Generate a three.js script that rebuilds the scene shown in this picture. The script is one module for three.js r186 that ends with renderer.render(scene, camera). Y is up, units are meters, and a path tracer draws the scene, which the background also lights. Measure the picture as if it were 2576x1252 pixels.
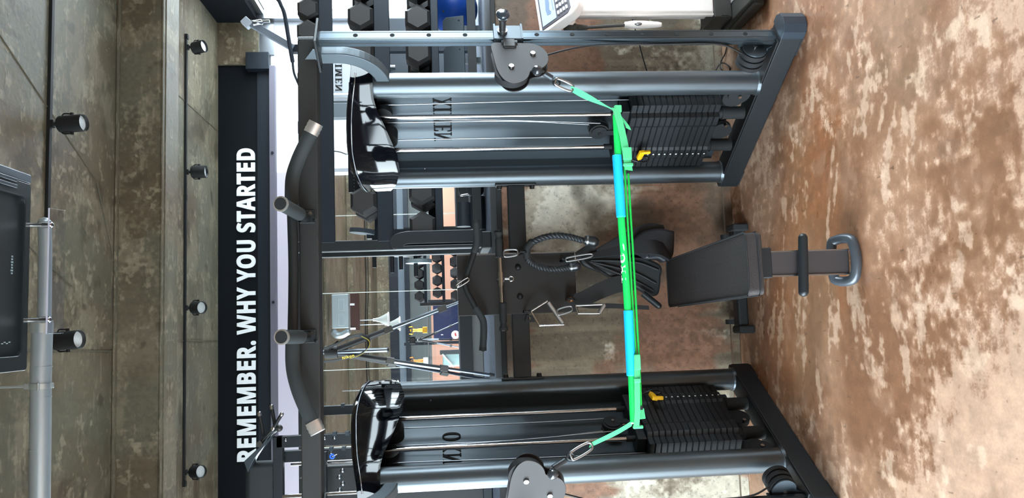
import * as THREE from 'three';
import { mergeGeometries, toCreasedNormals } from 'three/addons/utils/BufferGeometryUtils.js';
import { RoundedBoxGeometry } from 'three/addons/geometries/RoundedBoxGeometry.js';
import { FontLoader } from 'three/addons/loaders/FontLoader.js';
import { RectAreaLightUniformsLib } from 'three/addons/lights/RectAreaLightUniformsLib.js';
import { TextGeometry } from 'three/addons/geometries/TextGeometry.js';

// ---------------------------------------------------------------- camera, sky, exposure
const scene = new THREE.Scene();
const renderer = new THREE.WebGLRenderer({ antialias: true });
renderer.toneMapping = THREE.LinearToneMapping;
renderer.toneMappingExposure = 2.2;
renderer.shadowMap.enabled = true;
scene.background = new THREE.Color().setRGB(0.78, 0.92, 1.0);
scene.backgroundIntensity = 10.5;
const camera = new THREE.PerspectiveCamera(2 * Math.atan(626 / 1935) * 180 / Math.PI, 2576 / 1252, 0.05, 100);
{ // a phone held upright at 1.5 m and saved on its side: the picture's left is the room's up
  const rad = Math.PI / 180, yaw = 5.4 * rad, pitch = 4.79 * rad, roll = 1.56 * rad;
  const fwd = new THREE.Vector3(Math.sin(yaw) * Math.cos(pitch), -Math.sin(pitch), -Math.cos(yaw) * Math.cos(pitch));
  const right0 = new THREE.Vector3(Math.cos(yaw), 0, Math.sin(yaw));
  const up0 = new THREE.Vector3().crossVectors(right0, fwd);
  const right = right0.clone().multiplyScalar(Math.cos(roll)).addScaledVector(up0, -Math.sin(roll));
  camera.position.set(0, 1.5, 0);
  camera.up.copy(right);
  camera.lookAt(camera.position.clone().add(fwd));
}
scene.add(camera);
// daylight standing in the open shutters on the left and in the glazing on the right
RectAreaLightUniformsLib.init();
for (const [w, h, x, y, z, tx] of [[4.1, 2.4, -3.58, 1.22, -1.48, 0], [3.6, 2.4, -3.58, 1.22, 2.78, 0], [2.1, 1.5, 3.6, 1.55, -2.6, 0], [2.5, 2.1, 3.6, 2.48, -7.6, 0]]) {
  const l = new THREE.RectAreaLight(new THREE.Color().setRGB(0.78, 0.92, 1.0), 1.5, w, h);
  l.position.set(x, y, z); l.lookAt(tx, y, z); l.name = 'window_daylight'; scene.add(l);
}

// ---------------------------------------------------------------- helpers
const V = (x, y, z) => new THREE.Vector3(x, y, z);
const font = await new FontLoader().loadAsync('fonts/droid/droid_sans_bold.typeface.json');
const serif = await new FontLoader().loadAsync('fonts/droid/droid_serif_bold.typeface.json');
let seed = 7;
const rnd = () => { seed = (seed * 1664525 + 1013904223) >>> 0; return seed / 4294967296; };
const used = {};
function numbered(n) { const k = used[n] = (used[n] ?? -1) + 1; return k ? n + '_' + String(k).padStart(3, '0') : n; }
function norm(g) { // plain non-indexed position / normal / uv
  const h = g.index ? g.toNonIndexed() : g;
  for (const k of Object.keys(h.attributes)) if (!['position', 'normal', 'uv'].includes(k)) h.deleteAttribute(k);
  if (!h.attributes.normal) h.computeVertexNormals();
  if (!h.attributes.uv) h.setAttribute('uv', new THREE.BufferAttribute(new Float32Array(h.attributes.position.count * 2), 2));
  return h;
}
const M = (...g) => { const l = g.flat(9).filter(Boolean).map(norm); return l.length === 1 ? l[0] : mergeGeometries(l); };
function box(x0, x1, y0, y1, z0, z1, r = 0) {
  const w = Math.abs(x1 - x0), h = Math.abs(y1 - y0), d = Math.abs(z1 - z0);
  const g = r > 0 ? new RoundedBoxGeometry(w, h, d, 2, Math.min(r, w / 2.01, h / 2.01, d / 2.01)) : new THREE.BoxGeometry(w, h, d);
  return g.translate((x0 + x1) / 2, (y0 + y1) / 2, (z0 + z1) / 2);
}
const cbox = (w, h, d, x, y, z, r = 0) => box(x - w / 2, x + w / 2, y - h / 2, y + h / 2, z - d / 2, z + d / 2, r);
function rod(p, q, r, r2 = r, seg = 20) {
  p = Array.isArray(p) ? V(...p) : p; q = Array.isArray(q) ? V(...q) : q;
  const d = q.clone().sub(p), g = new THREE.CylinderGeometry(r2, r, d.length(), seg);
  g.applyQuaternion(new THREE.Quaternion().setFromUnitVectors(V(0, 1, 0), d.normalize()));
  return g.translate((p.x + q.x) / 2, (p.y + q.y) / 2, (p.z + q.z) / 2);
}
function beam(p, q, w, h, r = 0, spin = 0) { // bar of rectangular section between two points
  p = V(...p); q = V(...q); const d = q.clone().sub(p), L = d.length();
  const g = r ? new RoundedBoxGeometry(w, L, h, 2, r) : new THREE.BoxGeometry(w, L, h);
  g.rotateY(spin); g.applyQuaternion(new THREE.Quaternion().setFromUnitVectors(V(0, 1, 0), d.normalize()));
  return g.translate((p.x + q.x) / 2, (p.y + q.y) / 2, (p.z + q.z) / 2);
}
const curve = (pts, closed = false, t = 0.5) => new THREE.CatmullRomCurve3(pts.map((p) => V(...p)), closed, 'catmullrom', t);
const tube = (pts, r, seg = 48, closed = false, rs = 10, t = 0.5) => {
  const c = curve(pts, closed, t), g = M(new THREE.TubeGeometry(c, seg, r, rs, closed));
  if (closed) return g;
  const cap = (u) => new THREE.SphereGeometry(r, rs, 6).translate(...c.getPoint(u).toArray());
  return M(g, cap(0), cap(1));
};
const ball = (r, x, y, z, s = 16) => new THREE.SphereGeometry(r, s, Math.ceil(s * 0.7)).translate(x, y, z);
function strip(pts, half, thick, wide) { // a flat webbing ribbon along pts; wide(u) -> unit vector across it
  const c = curve(pts), n = pts.length * 8, pos = [], idx = [];
  for (let k = 0; k <= n; k++) {
    const u = k / n, p = c.getPoint(u), t = c.getTangent(u), w = wide(u).clone().normalize();
    const m = V(0, 0, 0).crossVectors(t, w).normalize().multiplyScalar(thick / 2), hw = typeof half === 'function' ? half(u) : half;
    for (const [a, b] of [[-1, -1], [1, -1], [1, 1], [-1, 1]]) pos.push(p.x + w.x * hw * a + m.x * b, p.y + w.y * hw * a + m.y * b, p.z + w.z * hw * a + m.z * b);
    if (k) for (let e = 0; e < 4; e++) { const A = (k - 1) * 4 + e, B = (k - 1) * 4 + (e + 1) % 4; idx.push(A, B, B + 4, A, B + 4, A + 4); }
  }
  idx.push(0, 2, 1, 0, 3, 2); const o = n * 4; idx.push(o, o + 1, o + 2, o, o + 2, o + 3);
  const g = new THREE.BufferGeometry(); g.setAttribute('position', new THREE.Float32BufferAttribute(pos, 3)); g.setIndex(idx);
  const h = g.toNonIndexed(); h.computeVertexNormals(); return toCreasedNormals(h, 0.6);
}
function plate(pts, d, bevel = 0, holes = []) { // outline in x, y; thickness d along z, centred
  const s = pts instanceof THREE.Shape ? pts : new THREE.Shape(pts.map((p) => new THREE.Vector2(...p)));
  for (const h of holes) s.holes.push(h);
  return new THREE.ExtrudeGeometry(s, { depth: d - 2 * bevel, bevelEnabled: bevel > 0, bevelSize: bevel, bevelThickness: bevel, bevelSegments: 2, curveSegments: 16 }).translate(0, 0, -d / 2 + bevel);
}
const disc = (x, y, r) => { const p = new THREE.Path(); p.absarc(x, y, r, 0, Math.PI * 2, true); return p; };
function words(text, size, depth, f = font, track = 0, fat = 0) { // one geometry a letter, baseline at y = 0, from x = 0
  const k = size / f.data.resolution; let x = 0; const out = [];
  for (const ch of text) {
    const a = (f.data.glyphs[ch] ?? f.data.glyphs[' ']).ha * k;
    if (ch !== ' ') out.push({ ch, g: M(new TextGeometry(ch, { font: f, size, depth, curveSegments: 5, bevelEnabled: fat > 0, bevelSize: fat, bevelThickness: 0.002, bevelSegments: 1 }).translate(x, 0, 0)) });
    x += a + track;
  }
  return { list: out, width: x - track };
}
function flip(g) { // mirrored in z, faces turned back the right way
  const h = norm(g).clone(), p = h.attributes.position, n = h.attributes.normal, u = h.attributes.uv;
  h.scale(1, 1, -1);
  for (const a of [p, n, u]) for (let k = 0; k < p.count; k += 3) for (let c = 0; c < a.itemSize; c++) {
    const t = a.array[(k + 1) * a.itemSize + c]; a.array[(k + 1) * a.itemSize + c] = a.array[(k + 2) * a.itemSize + c]; a.array[(k + 2) * a.itemSize + c] = t;
  }
  return h;
}
function metres(g, k = 1) { // uv in metres, by the way each face points
  const h = norm(g), p = h.attributes.position, n = h.attributes.normal, u = h.attributes.uv;
  for (let i = 0; i < p.count; i++) {
    const x = p.getX(i), y = p.getY(i), z = p.getZ(i), ax = Math.abs(n.getX(i)), ay = Math.abs(n.getY(i)), az = Math.abs(n.getZ(i));
    if (ay >= ax && ay >= az) u.setXY(i, x * k, z * k); else if (az >= ax) u.setXY(i, x * k, y * k); else u.setXY(i, z * k, y * k);
  }
  return h;
}
// a thing: a Group at its base; parts are given in room coordinates and moved under it
function thing(name, label, category, at = [0, 0, 0], group) {
  const o = new THREE.Group(); o.name = numbered(name); o.position.set(...at); scene.add(o);
  o.userData = { label, category }; if (group) o.userData.group = group; return o;
}
function part(name, g, mat, parent, label) {
  const h = M(g).clone(); let p = parent;
  const off = V(0, 0, 0); while (p && p !== scene) { off.add(p.position); p = p.parent; }
  h.translate(-off.x, -off.y, -off.z);
  const m = new THREE.Mesh(h, mat); m.name = name; parent.add(m); if (label) m.userData.label = label; return m;
}
function solo(name, g, mat, label, category, group) { // a thing that is one mesh
  const m = new THREE.Mesh(M(g), mat); m.name = numbered(name); scene.add(m); m.userData = { label, category }; if (group) m.userData.group = group; return m;
}
function struct(name, g, mat) { const m = new THREE.Mesh(M(g), mat); m.name = numbered(name); m.userData.kind = 'structure'; scene.add(m); return m; }
function copy(o, at, label, group) { const c = o.clone(); c.name = numbered(o.name.replace(/_\d{3}$/, '')); c.position.set(...at); c.userData = { ...o.userData, label }; if (group) c.userData.group = group; scene.add(c); return c; }

// ---------------------------------------------------------------- noise and textures
const perm = new Uint8Array(512); { let s = 12345; const a = [...Array(256).keys()]; for (let k = 255; k > 0; k--) { s = (s * 1103515245 + 12345) & 0x7fffffff; const j = s % (k + 1);[a[k], a[j]] = [a[j], a[k]]; } for (let k = 0; k < 512; k++) perm[k] = a[k & 255]; }
function vn(x, y) {
  const xi = Math.floor(x), yi = Math.floor(y), fx = x - xi, fy = y - yi, u = fx * fx * (3 - 2 * fx), v = fy * fy * (3 - 2 * fy);
  const h = (a, b) => perm[(perm[a & 255] + b) & 255] / 255;
  const a = h(xi, yi), b = h(xi + 1, yi), c = h(xi, yi + 1), d = h(xi + 1, yi + 1);
  return a + (b - a) * u + (c - a) * v + (a - b - c + d) * u * v;
}
function fbm(x, y, o = 5, g = 0.5) { let s = 0, a = 1, t = 0; for (let k = 0; k < o; k++) { s += a * vn(x, y); t += a; a *= g; x = x * 2.03 + 17.3; y = y * 2.03 + 9.1; } return s / t; }
const sst = (a, b, x) => { const t = Math.min(1, Math.max(0, (x - a) / (b - a))); return t * t * (3 - 2 * t); };
const mix = (a, b, t) => [a[0] + (b[0] - a[0]) * t, a[1] + (b[1] - a[1]) * t, a[2] + (b[2] - a[2]) * t];
function texture(size, span, fn, oy = 0) { // fn(x, y in metres) -> [r, g, b, height 0..1, roughness 0..1]
  const c = new Uint8Array(size * size * 4), b = new Uint8Array(size * size * 4), r = new Uint8Array(size * size * 4);
  for (let j = 0; j < size; j++) for (let i = 0; i < size; i++) {
    const o = fn(i / size * span, j / size * span), k = (j * size + i) * 4;
    for (let q = 0; q < 3; q++) { c[k + q] = Math.max(0, Math.min(255, o[q])); b[k + q] = Math.max(0, Math.min(255, (o[3] ?? 0.5) * 255)); r[k + q] = Math.max(0, Math.min(255, (o[4] ?? 0.6) * 255)); }
    c[k + 3] = b[k + 3] = r[k + 3] = 255;
  }
  const mk = (d, srgb) => { const t = new THREE.DataTexture(d, size, size); t.wrapS = t.wrapT = THREE.MirroredRepeatWrapping; t.magFilter = THREE.LinearFilter; t.repeat.set(1 / span, 1 / span); t.offset.set(0.34, oy); if (srgb) t.colorSpace = THREE.SRGBColorSpace; t.needsUpdate = true; return t; };
  return { map: mk(c, true), bumpMap: mk(b), roughnessMap: mk(r) };
}
const std = (o) => new THREE.MeshStandardMaterial(o), phy = (o) => new THREE.MeshPhysicalMaterial(o);

const floorTex = texture(2048, 4.5, (x, y) => { // sealed brown-stained screed: tan and umber pools, rust, chalky worn film with torn edges
  const wx = x + 0.5 * fbm(x * 0.9, y * 1.6, 3), wy = y + 0.4 * fbm(x * 1.2 + 40, y * 1.1, 3);
  const big = fbm(wx * 1.1, wy * 1.7, 4), mid = fbm(wx * 3.1 + 5, wy * 4.2, 5), fine = fbm(x * 34, y * 34, 4), grit = vn(x * 240, y * 240), fib = fbm(x * 11, y * 48, 5), mott = fbm(wx * 11 + 3, wy * 13 + 8, 5);
  let c = mix([116, 80, 57], [138, 101, 76], sst(0.36, 0.64, mid));
  c = mix(c, [140, 104, 72], 0.6 * sst(0.46, 0.66, fbm(wx * 0.9 + 80, wy * 1.2 + 13, 4)));
  c = mix(c, [132, 78, 46], 0.5 * sst(0.53, 0.72, fbm(wx * 1.3 + 20, wy * 1.9 + 3, 4) + 0.1 * (mott - 0.5)));
  c = mix(c, [102, 82, 62], 0.35 * sst(0.54, 0.72, fbm(wx * 1.7 + 60, wy * 2.3 + 31, 4)));
  c = mix(c, [150, 114, 90], 0.45 * sst(0.48, 0.68, mott + 0.3 * (big - 0.5)));
  const worn = Math.max(0, 1 - Math.hypot((wx - 1.35) / 0.95, (wy - 2.3) / 0.75)) + 0.6 * Math.max(0, 1 - Math.hypot((wx - 2.5) / 0.7, (wy - 2.0) / 0.6)); // trodden film by the entrance
  const edge = big + 0.32 * worn + 0.25 * (mid - 0.5) + 0.45 * (fine - 0.5) + 0.35 * (fib - 0.5) + 0.25 * (mott - 0.5);
  c = mix(c, [152, 116, 92], 0.4 * sst(0.46, 0.66, edge));
  c = mix(c, [178, 148, 124], 0.55 * sst(0.58, 0.74, edge + 0.12 * (grit - 0.5)));
  const fl = fbm(wx * 7 + 90, wy * 17, 5) + 0.4 * (fine - 0.5);
  c = mix(c, [184, 156, 132], 0.55 * sst(0.64, 0.76, fl));
  c = mix(c, [92, 66, 48], 0.25 * sst(0.66, 0.80, fbm(x * 9 + 7, y * 9 + 70, 5)));
  c = mix(c, [70, 52, 40], 0.5 * sst(0.955, 0.985, vn(x * 60 + 3, y * 60)));
  const g = 0.87 + 0.22 * fine + 0.07 * grit;
  return [c[0] * g, c[1] * g, c[2] * g, 0.4 + 0.2 * sst(0.5, 0.66, edge) + 0.3 * fine + 0.12 * grit, 0.30 + 0.18 * sst(0.5, 0.66, edge) + 0.14 * (mid - 0.5)];
});
const wallTex = texture(2048, 4, (x0, y) => { // skim-coated parapet: grey plaster, brown seepage, vertical trowel streaks
  const x = x0 - 1.36, wx = x + 0.25 * fbm(x * 2, y * 2, 3), wy = y + 0.3 * fbm(x * 1.5 + 9, y * 1.5, 3);
  const streak = fbm(x * 22, y * 2.6, 4), big = fbm(wx * 1.25 + 2.2, wy * 1.5 + 4.1, 4), fine = fbm(x * 40, y * 40, 4), pit = fbm(x * 95, y * 80, 2), tro = fbm(wx * 9 + 4, wy * 7 + 1, 5);
  const blob = (cx, cy, rx, ry) => Math.max(0, 1 - Math.hypot((wx - 0.12 - cx) / rx, (wy - 0.15 - cy) / ry));
  let c = mix([100, 88, 72], [122, 110, 92], sst(0.35, 0.65, streak));
  const plaster = big + 0.55 * blob(0.52, 0.88, 0.34, 0.42) + 0.35 * blob(0.5, 0.4, 0.3, 0.3) - 0.22 * blob(0.05, 0.7, 0.4, 0.6) - 0.18 * blob(1.5, 0.8, 0.6, 0.9);
  c = mix(c, [172, 164, 148], 0.9 * sst(0.46, 0.62, plaster + 0.22 * (fine - 0.5) + 0.2 * (tro - 0.5)));
  c = mix(c, [204, 198, 184], 0.75 * sst(0.54, 0.70, tro + 0.5 * (plaster - 0.55) + 0.25 * (fine - 0.5)));
  const rust = fbm(wx * 1.5 + 31, wy * 1.9 + 12, 5) + 0.28 * (streak - 0.5) + 0.3 * blob(1.5, 0.85, 0.5, 0.7) + 0.22 * blob(0.36, 0.7, 0.2, 0.25) + 0.25 * blob(0.1, 0.45, 0.25, 0.25) - 0.3 * blob(0.55, 0.9, 0.3, 0.35);
  c = mix(c, [112, 76, 56], 0.85 * sst(0.47, 0.60, rust));
  c = mix(c, [138, 100, 80], 0.5 * sst(0.58, 0.70, rust + 0.25 * (fine - 0.5)));
  c = mix(c, [74, 68, 58], 0.6 * sst(0.58, 0.72, fbm(wx * 2.6 + 70, wy * 2.2 + 8, 4) + 0.12 * (tro - 0.5)));
  const g = 0.86 + 0.24 * fine + 0.05 * pit - 0.16 * sst(0.70, 0.78, pit);
  return [c[0] * g, c[1] * g, c[2] * g, 0.25 + 0.4 * fine + 0.2 * sst(0.5, 0.6, big) + 0.2 * tro, 0.62 + 0.15 * (fine - 0.5)];
});
const slabTex = texture(2048, 4.6, (x, y) => { // cast slab: olive grey, blotches, board drags running across
  const wx = x + 0.3 * fbm(x * 1.6, y * 1.6, 3), wy = y + 0.2 * fbm(x * 1.5 + 9, y * 1.5, 3);
  const drag = fbm(x * 4, y * 26, 4), big = fbm(wx * 1.3 + 12, wy * 1.9, 4), fine = fbm(x * 36, y * 36, 4), fleck = fbm(wx * 12 + 5, wy * 17 + 2, 5), pit = fbm(x * 80, y * 80, 2), cloud = fbm(wx * 3.4 + 50, wy * 4.6 + 3, 5);
  let c = mix([88, 82, 68], [106, 100, 86], sst(0.3, 0.7, big));
  c = mix(c, [86, 72, 57], 0.5 * sst(0.50, 0.68, fbm(wx * 1.1 + 33, wy * 1.4 + 7, 4)));
  c = mix(c, [96, 98, 87], 0.5 * sst(0.50, 0.66, fbm(wx * 1.8 + 63, wy * 1.2 + 17, 4)));
  c = mix(c, [124, 117, 101], 0.6 * sst(0.52, 0.68, cloud + 0.2 * (fine - 0.5)));
  c = mix(c, [144, 138, 122], 0.5 * sst(0.64, 0.76, fleck + 0.3 * (fine - 0.5) + 0.2 * (cloud - 0.5)));
  c = mix(c, [142, 136, 120], 0.35 * sst(0.64, 0.76, drag + 0.25 * (fine - 0.5)));
  c = mix(c, [62, 56, 46], 0.5 * sst(0.66, 0.78, fbm(wx * 5 + 90, wy * 5, 4)));
  const g = 0.88 + 0.22 * fine + 0.05 * pit;
  return [c[0] * g, c[1] * g, c[2] * g, 0.3 + 0.35 * fine + 0.25 * sst(0.56, 0.72, fleck) + 0.15 * drag, 0.5 + 0.2 * (fine - 0.5)];
}, 0.391);
const matTex = texture(512, 0.6, (x, y) => { const f = fbm(x * 60, y * 300, 3), g = 0.75 + 0.5 * f; return [98 * g, 108 * g, 126 * g, f, 0.6]; });
const leather = texture(512, 0.25, (x, y) => { const f = fbm(x * 260, y * 260, 3); return [44, 39, 40, f, 0.55 + 0.2 * f]; });

const floorMat = std({ ...floorTex, color: new THREE.Color(1.32, 1.4, 1.52), bumpScale: 0.0012, roughness: 1 }), wallMat = std({ ...wallTex, bumpScale: 0.004, roughness: 1 }), slabMat = std({ ...slabTex, color: new THREE.Color(1.16, 1.1, 1.03), bumpScale: 0.005, roughness: 1 });
const carpet = std({ ...matTex, bumpScale: 0.003, roughness: 1 });
const rubber = std({ color: 0x1d1f22, roughness: 0.8 }), grip = std({ color: 0x2a3033, roughness: 0.75 });
const frameMat = phy({ color: 0x1d2226, roughness: 0.45, metalness: 0.25, clearcoat: 0.12, clearcoatRoughness: 0.35 });
const satin = phy({ color: 0x525a60, roughness: 0.36, metalness: 0.7, clearcoat: 0.2, clearcoatRoughness: 0.3 });
const panelMat = phy({ color: 0x4c555c, roughness: 0.4, metalness: 0.6, clearcoat: 0.2, clearcoatRoughness: 0.3 });
const railMat = phy({ color: 0x3d464d, roughness: 0.24, metalness: 0.85 });
const gloss = phy({ color: 0x08090e, roughness: 0.06, specularIntensity: 0.6 });
const chrome = std({ color: 0xc2c2c4, roughness: 0.16, metalness: 1 }), steel = std({ color: 0x9da1a6, roughness: 0.3, metalness: 1 });
const plateMat = phy({ color: 0x191d21, roughness: 0.5, metalness: 0.15 }), cableMat = std({ color: 0x15171a, roughness: 0.35 });
const black = std({ color: 0x121417, roughness: 0.55 }), hole = std({ color: 0x050608, roughness: 0.9 });
const signMat = phy({ color: 0x090d13, roughness: 0.7, specularIntensity: 0.35 }), white = std({ color: 0xf8f9fb, roughness: 0.5 }), whiteWall = std({ color: 0xd9dae0, roughness: 0.7 });
const lilac = std({ color: 0xc9c0cd, roughness: 0.5 }), flangeMat = std({ color: 0x6f6c78, roughness: 0.5, metalness: 0.3 }), blueSteel = std({ color: 0x1f262f, roughness: 0.45, metalness: 0.4 });
const padMat = std({ ...leather, color: 0xffffff, bumpScale: 0.0006, roughness: 1 });
const green = std({ color: 0x02d45c, roughness: 0.6 }), webbing = std({ color: 0x52c487, roughness: 0.85 }), cyan = std({ color: 0x02bcf6, roughness: 0.6 }), yellow = std({ color: 0xf2b90c, roughness: 0.45 });
const cream = std({ color: 0xf1e9e4, roughness: 0.35 }), darkPlastic = std({ color: 0x33322f, roughness: 0.5 }), nylon = std({ color: 0x17191c, roughness: 0.7 });
const ductMat = std({ color: 0xaab4bb, roughness: 0.38, metalness: 0.55 }), galv = std({ color: 0xc4ced2, roughness: 0.35, metalness: 0.8 });
const legMetal = std({ color: 0x6d747c, roughness: 0.3, metalness: 1 });
const cheekMat = std({ color: 0x1d1a1c, roughness: 0.62 });
const braceMat = phy({ color: 0x4b555c, roughness: 0.45, metalness: 0.5 });
const brightTip = std({ color: 0xf0f0f2, roughness: 0.32, metalness: 0.9 });
const dbMat = phy({ color: 0x2a2829, roughness: 0.5, metalness: 0.1 }), glass = phy({ color: 0xffffff, roughness: 0.02, transmission: 1, thickness: 0, ior: 1.5 });
const acrylic = phy({ color: 0xfafafd, roughness: 0.03, transmission: 1, thickness: 0, ior: 1.49 });
const fabric = std({ color: 0x1b1d21, roughness: 0.65 }), bronze = std({ color: 0xb9743a, roughness: 0.35, metalness: 0.6 }), goldMat = std({ color: 0xd9a23c, roughness: 0.3, metalness: 0.7 });

// ---------------------------------------------------------------- the building
const CEIL = 4.1, LED = 1.243, ZW = -3.93, ZF = -8.95;
struct('floor', metres(box(-3.6, 4.0, -0.2, 0, -4.2, 5.2)), floorMat);
{
  const w = struct('wall_back', metres(M(box(-3.6, 4.0, 0, 1.235, ZW - 0.25, ZW))), wallMat);
  // the grinding joint across the plaster on the right
  part('crack', tube([[1.86, 0.53, ZW + 0.0005], [1.7, 0.495, ZW + 0.0005], [1.6, 0.478, ZW + 0.0005], [1.45, 0.446, ZW + 0.0005], [1.3, 0.412, ZW + 0.0005], [0.98, 0.33, ZW + 0.0005]], 0.0035, 20, false, 6), hole, w);
  part('skirting', metres(box(-3.6, 4.0, 0.0, 0.045, ZW, ZW + 0.022, 0.004)), wallMat, w);
}
struct('trim_1', box(-3.6, 4.0, 1.215, LED, -4.46, ZW + 0.012, 0.004), black);                 // steel edging along the platform
struct('floor', metres(box(-3.6, 4.0, 1.0, LED - 0.004, -6.12, -4.46)), carpet);                // raised platform, grey strip
struct('floor', box(-3.6, 4.0, 1.0, LED, -9.0, -6.12), rubber);                                 // raised platform, black rubber
struct('wall_platform', box(-3.6, 4.0, -0.2, 1.0, -9.0, ZW - 0.25), wallMat);
{
  const c = struct('ceiling', metres(box(-3.6, 4.0, CEIL, CEIL + 0.25, -9.2, 5.2)), slabMat);
  for (const [p, q] of [[[1.95, -4.3], [1.15, -5.9]], [[1.15, -5.9], [0.5, -6.25]], [[0.75, -4.55], [0.35, -5.55]], [[-0.05, -4.4], [-0.12, -6.25]], [[-0.05, -6.7], [-0.1, -8.9]], [[2.35, -6.7], [2.3, -8.9]]])
    part('form_joint', beam([p[0], CEIL - 0.002, p[1]], [q[0], CEIL - 0.002, q[1]], 0.008, 0.008), slabMat, c);
  part('beam', metres(box(-3.6, 4.0, 3.74, CEIL, -6.58, -6.25, 0.012)), slabMat, c);
  part('beam_edge', metres(box(-3.6, 4.0, 3.742, 3.758, -6.268, -6.236, 0.006)), slabMat, c);
  part('soffit_skim', metres(box(-3.6, 4.0, 3.732, 3.742, -6.56, -6.275, 0.004)), slabMat, c);
  part('cove', metres(box(-3.6, 4.0, 4.075, CEIL, -6.25, -6.21, 0.01)), slabMat, c);
}
// left side: three open shutters onto the street; behind the camera a wide open front
{
  const t = 0.25, x = -3.6, g = [box(x - t, x, -0.2, CEIL + 0.25, -9.2, -8.5), box(x - t, x, -0.2, 1.32, -8.5, -3.7), box(x - t, x, 3.4, CEIL + 0.25, -8.5, -6.4), box(x - t, x, 2.2, CEIL + 0.25, -6.4, -3.55), box(x - t, x, -0.2, 2.2, -3.9, -3.55), box(x - t, x, 2.45, CEIL + 0.25, -3.55, 5.2), box(x - t, x, -0.2, 2.45, 4.6, 5.2), box(x - t, x, -0.2, 2.45, 0.6, 0.95)];
  struct('wall_left', metres(M(g)), wallMat);
  struct('wall_front', metres(box(-3.85, 4.25, -0.2, CEIL + 0.25, 5.2, 5.45)), wallMat);
  // right side: plaster below, tall glazing over the platform
  const X = 3.62;
  struct('wall_right', metres(M(box(X, X + t, -0.2, CEIL + 0.25, -1.5, 5.2), box(X, X + t, -0.2, 1.32, -9.2, -3.7), box(X, X + t, -0.2, 0.7, -3.7, -1.5), box(X, X + t, 2.4, 3.63, -6.27, -1.5))), wallMat);
  struct('trim_2', box(X - 0.04, X + t, 3.63, CEIL, -9.2, -1.5), signMat);
  const w = struct('window_1', M(box(X + 0.03, X + 0.09, 1.32, 1.4, -8.95, -3.7), box(X + 0.03, X + 0.09, 0.7, 0.78, -3.7, -1.5), box(X + 0.03, X + 0.09, 3.56, 3.63, -8.95, -6.27), box(X + 0.03, X + 0.09, 2.32, 2.4, -6.27, -1.5), [-8.9, -7.6, -6.3].map((z) => box(X + 0.03, X + 0.09, 1.4, 3.56, z - 0.035, z + 0.035)), [-5.0, -3.75].map((z) => box(X + 0.03, X + 0.09, 1.4, 2.32, z - 0.035, z + 0.035)), [-2.6, -1.53].map((z) => box(X + 0.03, X + 0.09, 0.78, 2.32, z - 0.035, z + 0.035))), steel);
  for (const [a, b, c, d] of [[-8.86, -7.64, 1.4, 3.56], [-7.56, -6.34, 1.4, 3.56], [-6.26, -5.04, 1.4, 2.32], [-4.96, -3.79, 1.4, 2.32], [-3.71, -2.64, 0.78, 2.32], [-2.56, -1.57, 0.78, 2.32]])
    part('pane', new THREE.PlaneGeometry(b - a, d - c).rotateY(Math.PI / 2).translate(X + 0.06, (c + d) / 2, (a + b) / 2), glass, w);
  struct('pavement', metres(box(-16, 16, -0.35, -0.2, -24, 20)), std({ color: 0x8f8f8c, roughness: 0.9 }));
}
// far wall of the platform: black fascia with the lettering, steel beam, lilac band, glazing below
struct('wall_far', box(-3.6, 3.08, 3.655, CEIL, ZF - 0.2, ZF), signMat);
{
  const s = struct('trim_3', M(box(-3.6, 3.05, 3.50, 3.655, ZF - 0.2, ZF + 0.02)), blueSteel);
  part('flange', box(-3.6, 3.05, 3.435, 3.505, ZF - 0.2, ZF + 0.09, 0.006), flangeMat, s);
  for (const x of [2.02, 0.31, -1.2]) part('bolt', rod([x, 3.47, ZF + 0.08], [x, 3.47, ZF + 0.105], 0.018, 0.014, 12), blueSteel, s);
  const b = struct('trim_4', box(-3.6, 1.8, 3.215, 3.435, ZF - 0.15, ZF + 0.03, 0.003), lilac);
  struct('trim_5', box(1.8, 3.05, 3.215, 3.435, ZF - 0.15, ZF + 0.03, 0.003), white);
  struct('trim_6', M(box(-3.6, 1.8, 3.15, 3.215, ZF - 0.15, ZF + 0.03, 0.003), box(-3.6, 1.8, LED, 1.385, ZF - 0.15, ZF + 0.02, 0.003)), black);
  struct('wall_far', M(box(1.8, 3.05, LED, 3.215, ZF - 0.2, ZF), box(3.05, 3.62, LED, 3.63, ZF - 0.2, ZF)), whiteWall);
  struct('column', box(3.0, 3.2, 3.5, 3.76, ZF, ZF + 0.12, 0.004), blueSteel);
  struct('wall_far', metres(box(3.08, 3.62, 3.63, CEIL, ZF - 0.2, ZF + 0.04)), slabMat);
  struct('trim_7', M(box(3.6, 3.64, 1.3, 3.63, ZF, ZF + 0.12), box(3.2, 3.62, 3.46, 3.63, ZF, ZF + 0.02)), steel);
}
{
  const w = struct('window_2', M(box(-3.6, 1.8, 3.125, 3.15, ZF - 0.06, ZF - 0.02), box(-3.6, 1.8, 1.385, 1.40, ZF - 0.06, ZF - 0.02)), steel);
  const xs = [-3.6, -2.2, -1.34, -0.48, 0.395, 1.292, 1.8];
  for (let k = 0; k + 1 < xs.length; k++) part('pane', new THREE.PlaneGeometry(xs[k + 1] - xs[k] - 0.006, 1.725).translate((xs[k] + xs[k + 1]) / 2, 2.2625, ZF - 0.04), glass, w);
  for (const x of xs.slice(1, -1)) part('pane_edge', box(x - 0.004, x + 0.004, 1.4, 3.125, ZF - 0.045, ZF - 0.035), std({ color: 0xd7dcd4, roughness: 0.3 }), w);
}
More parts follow.
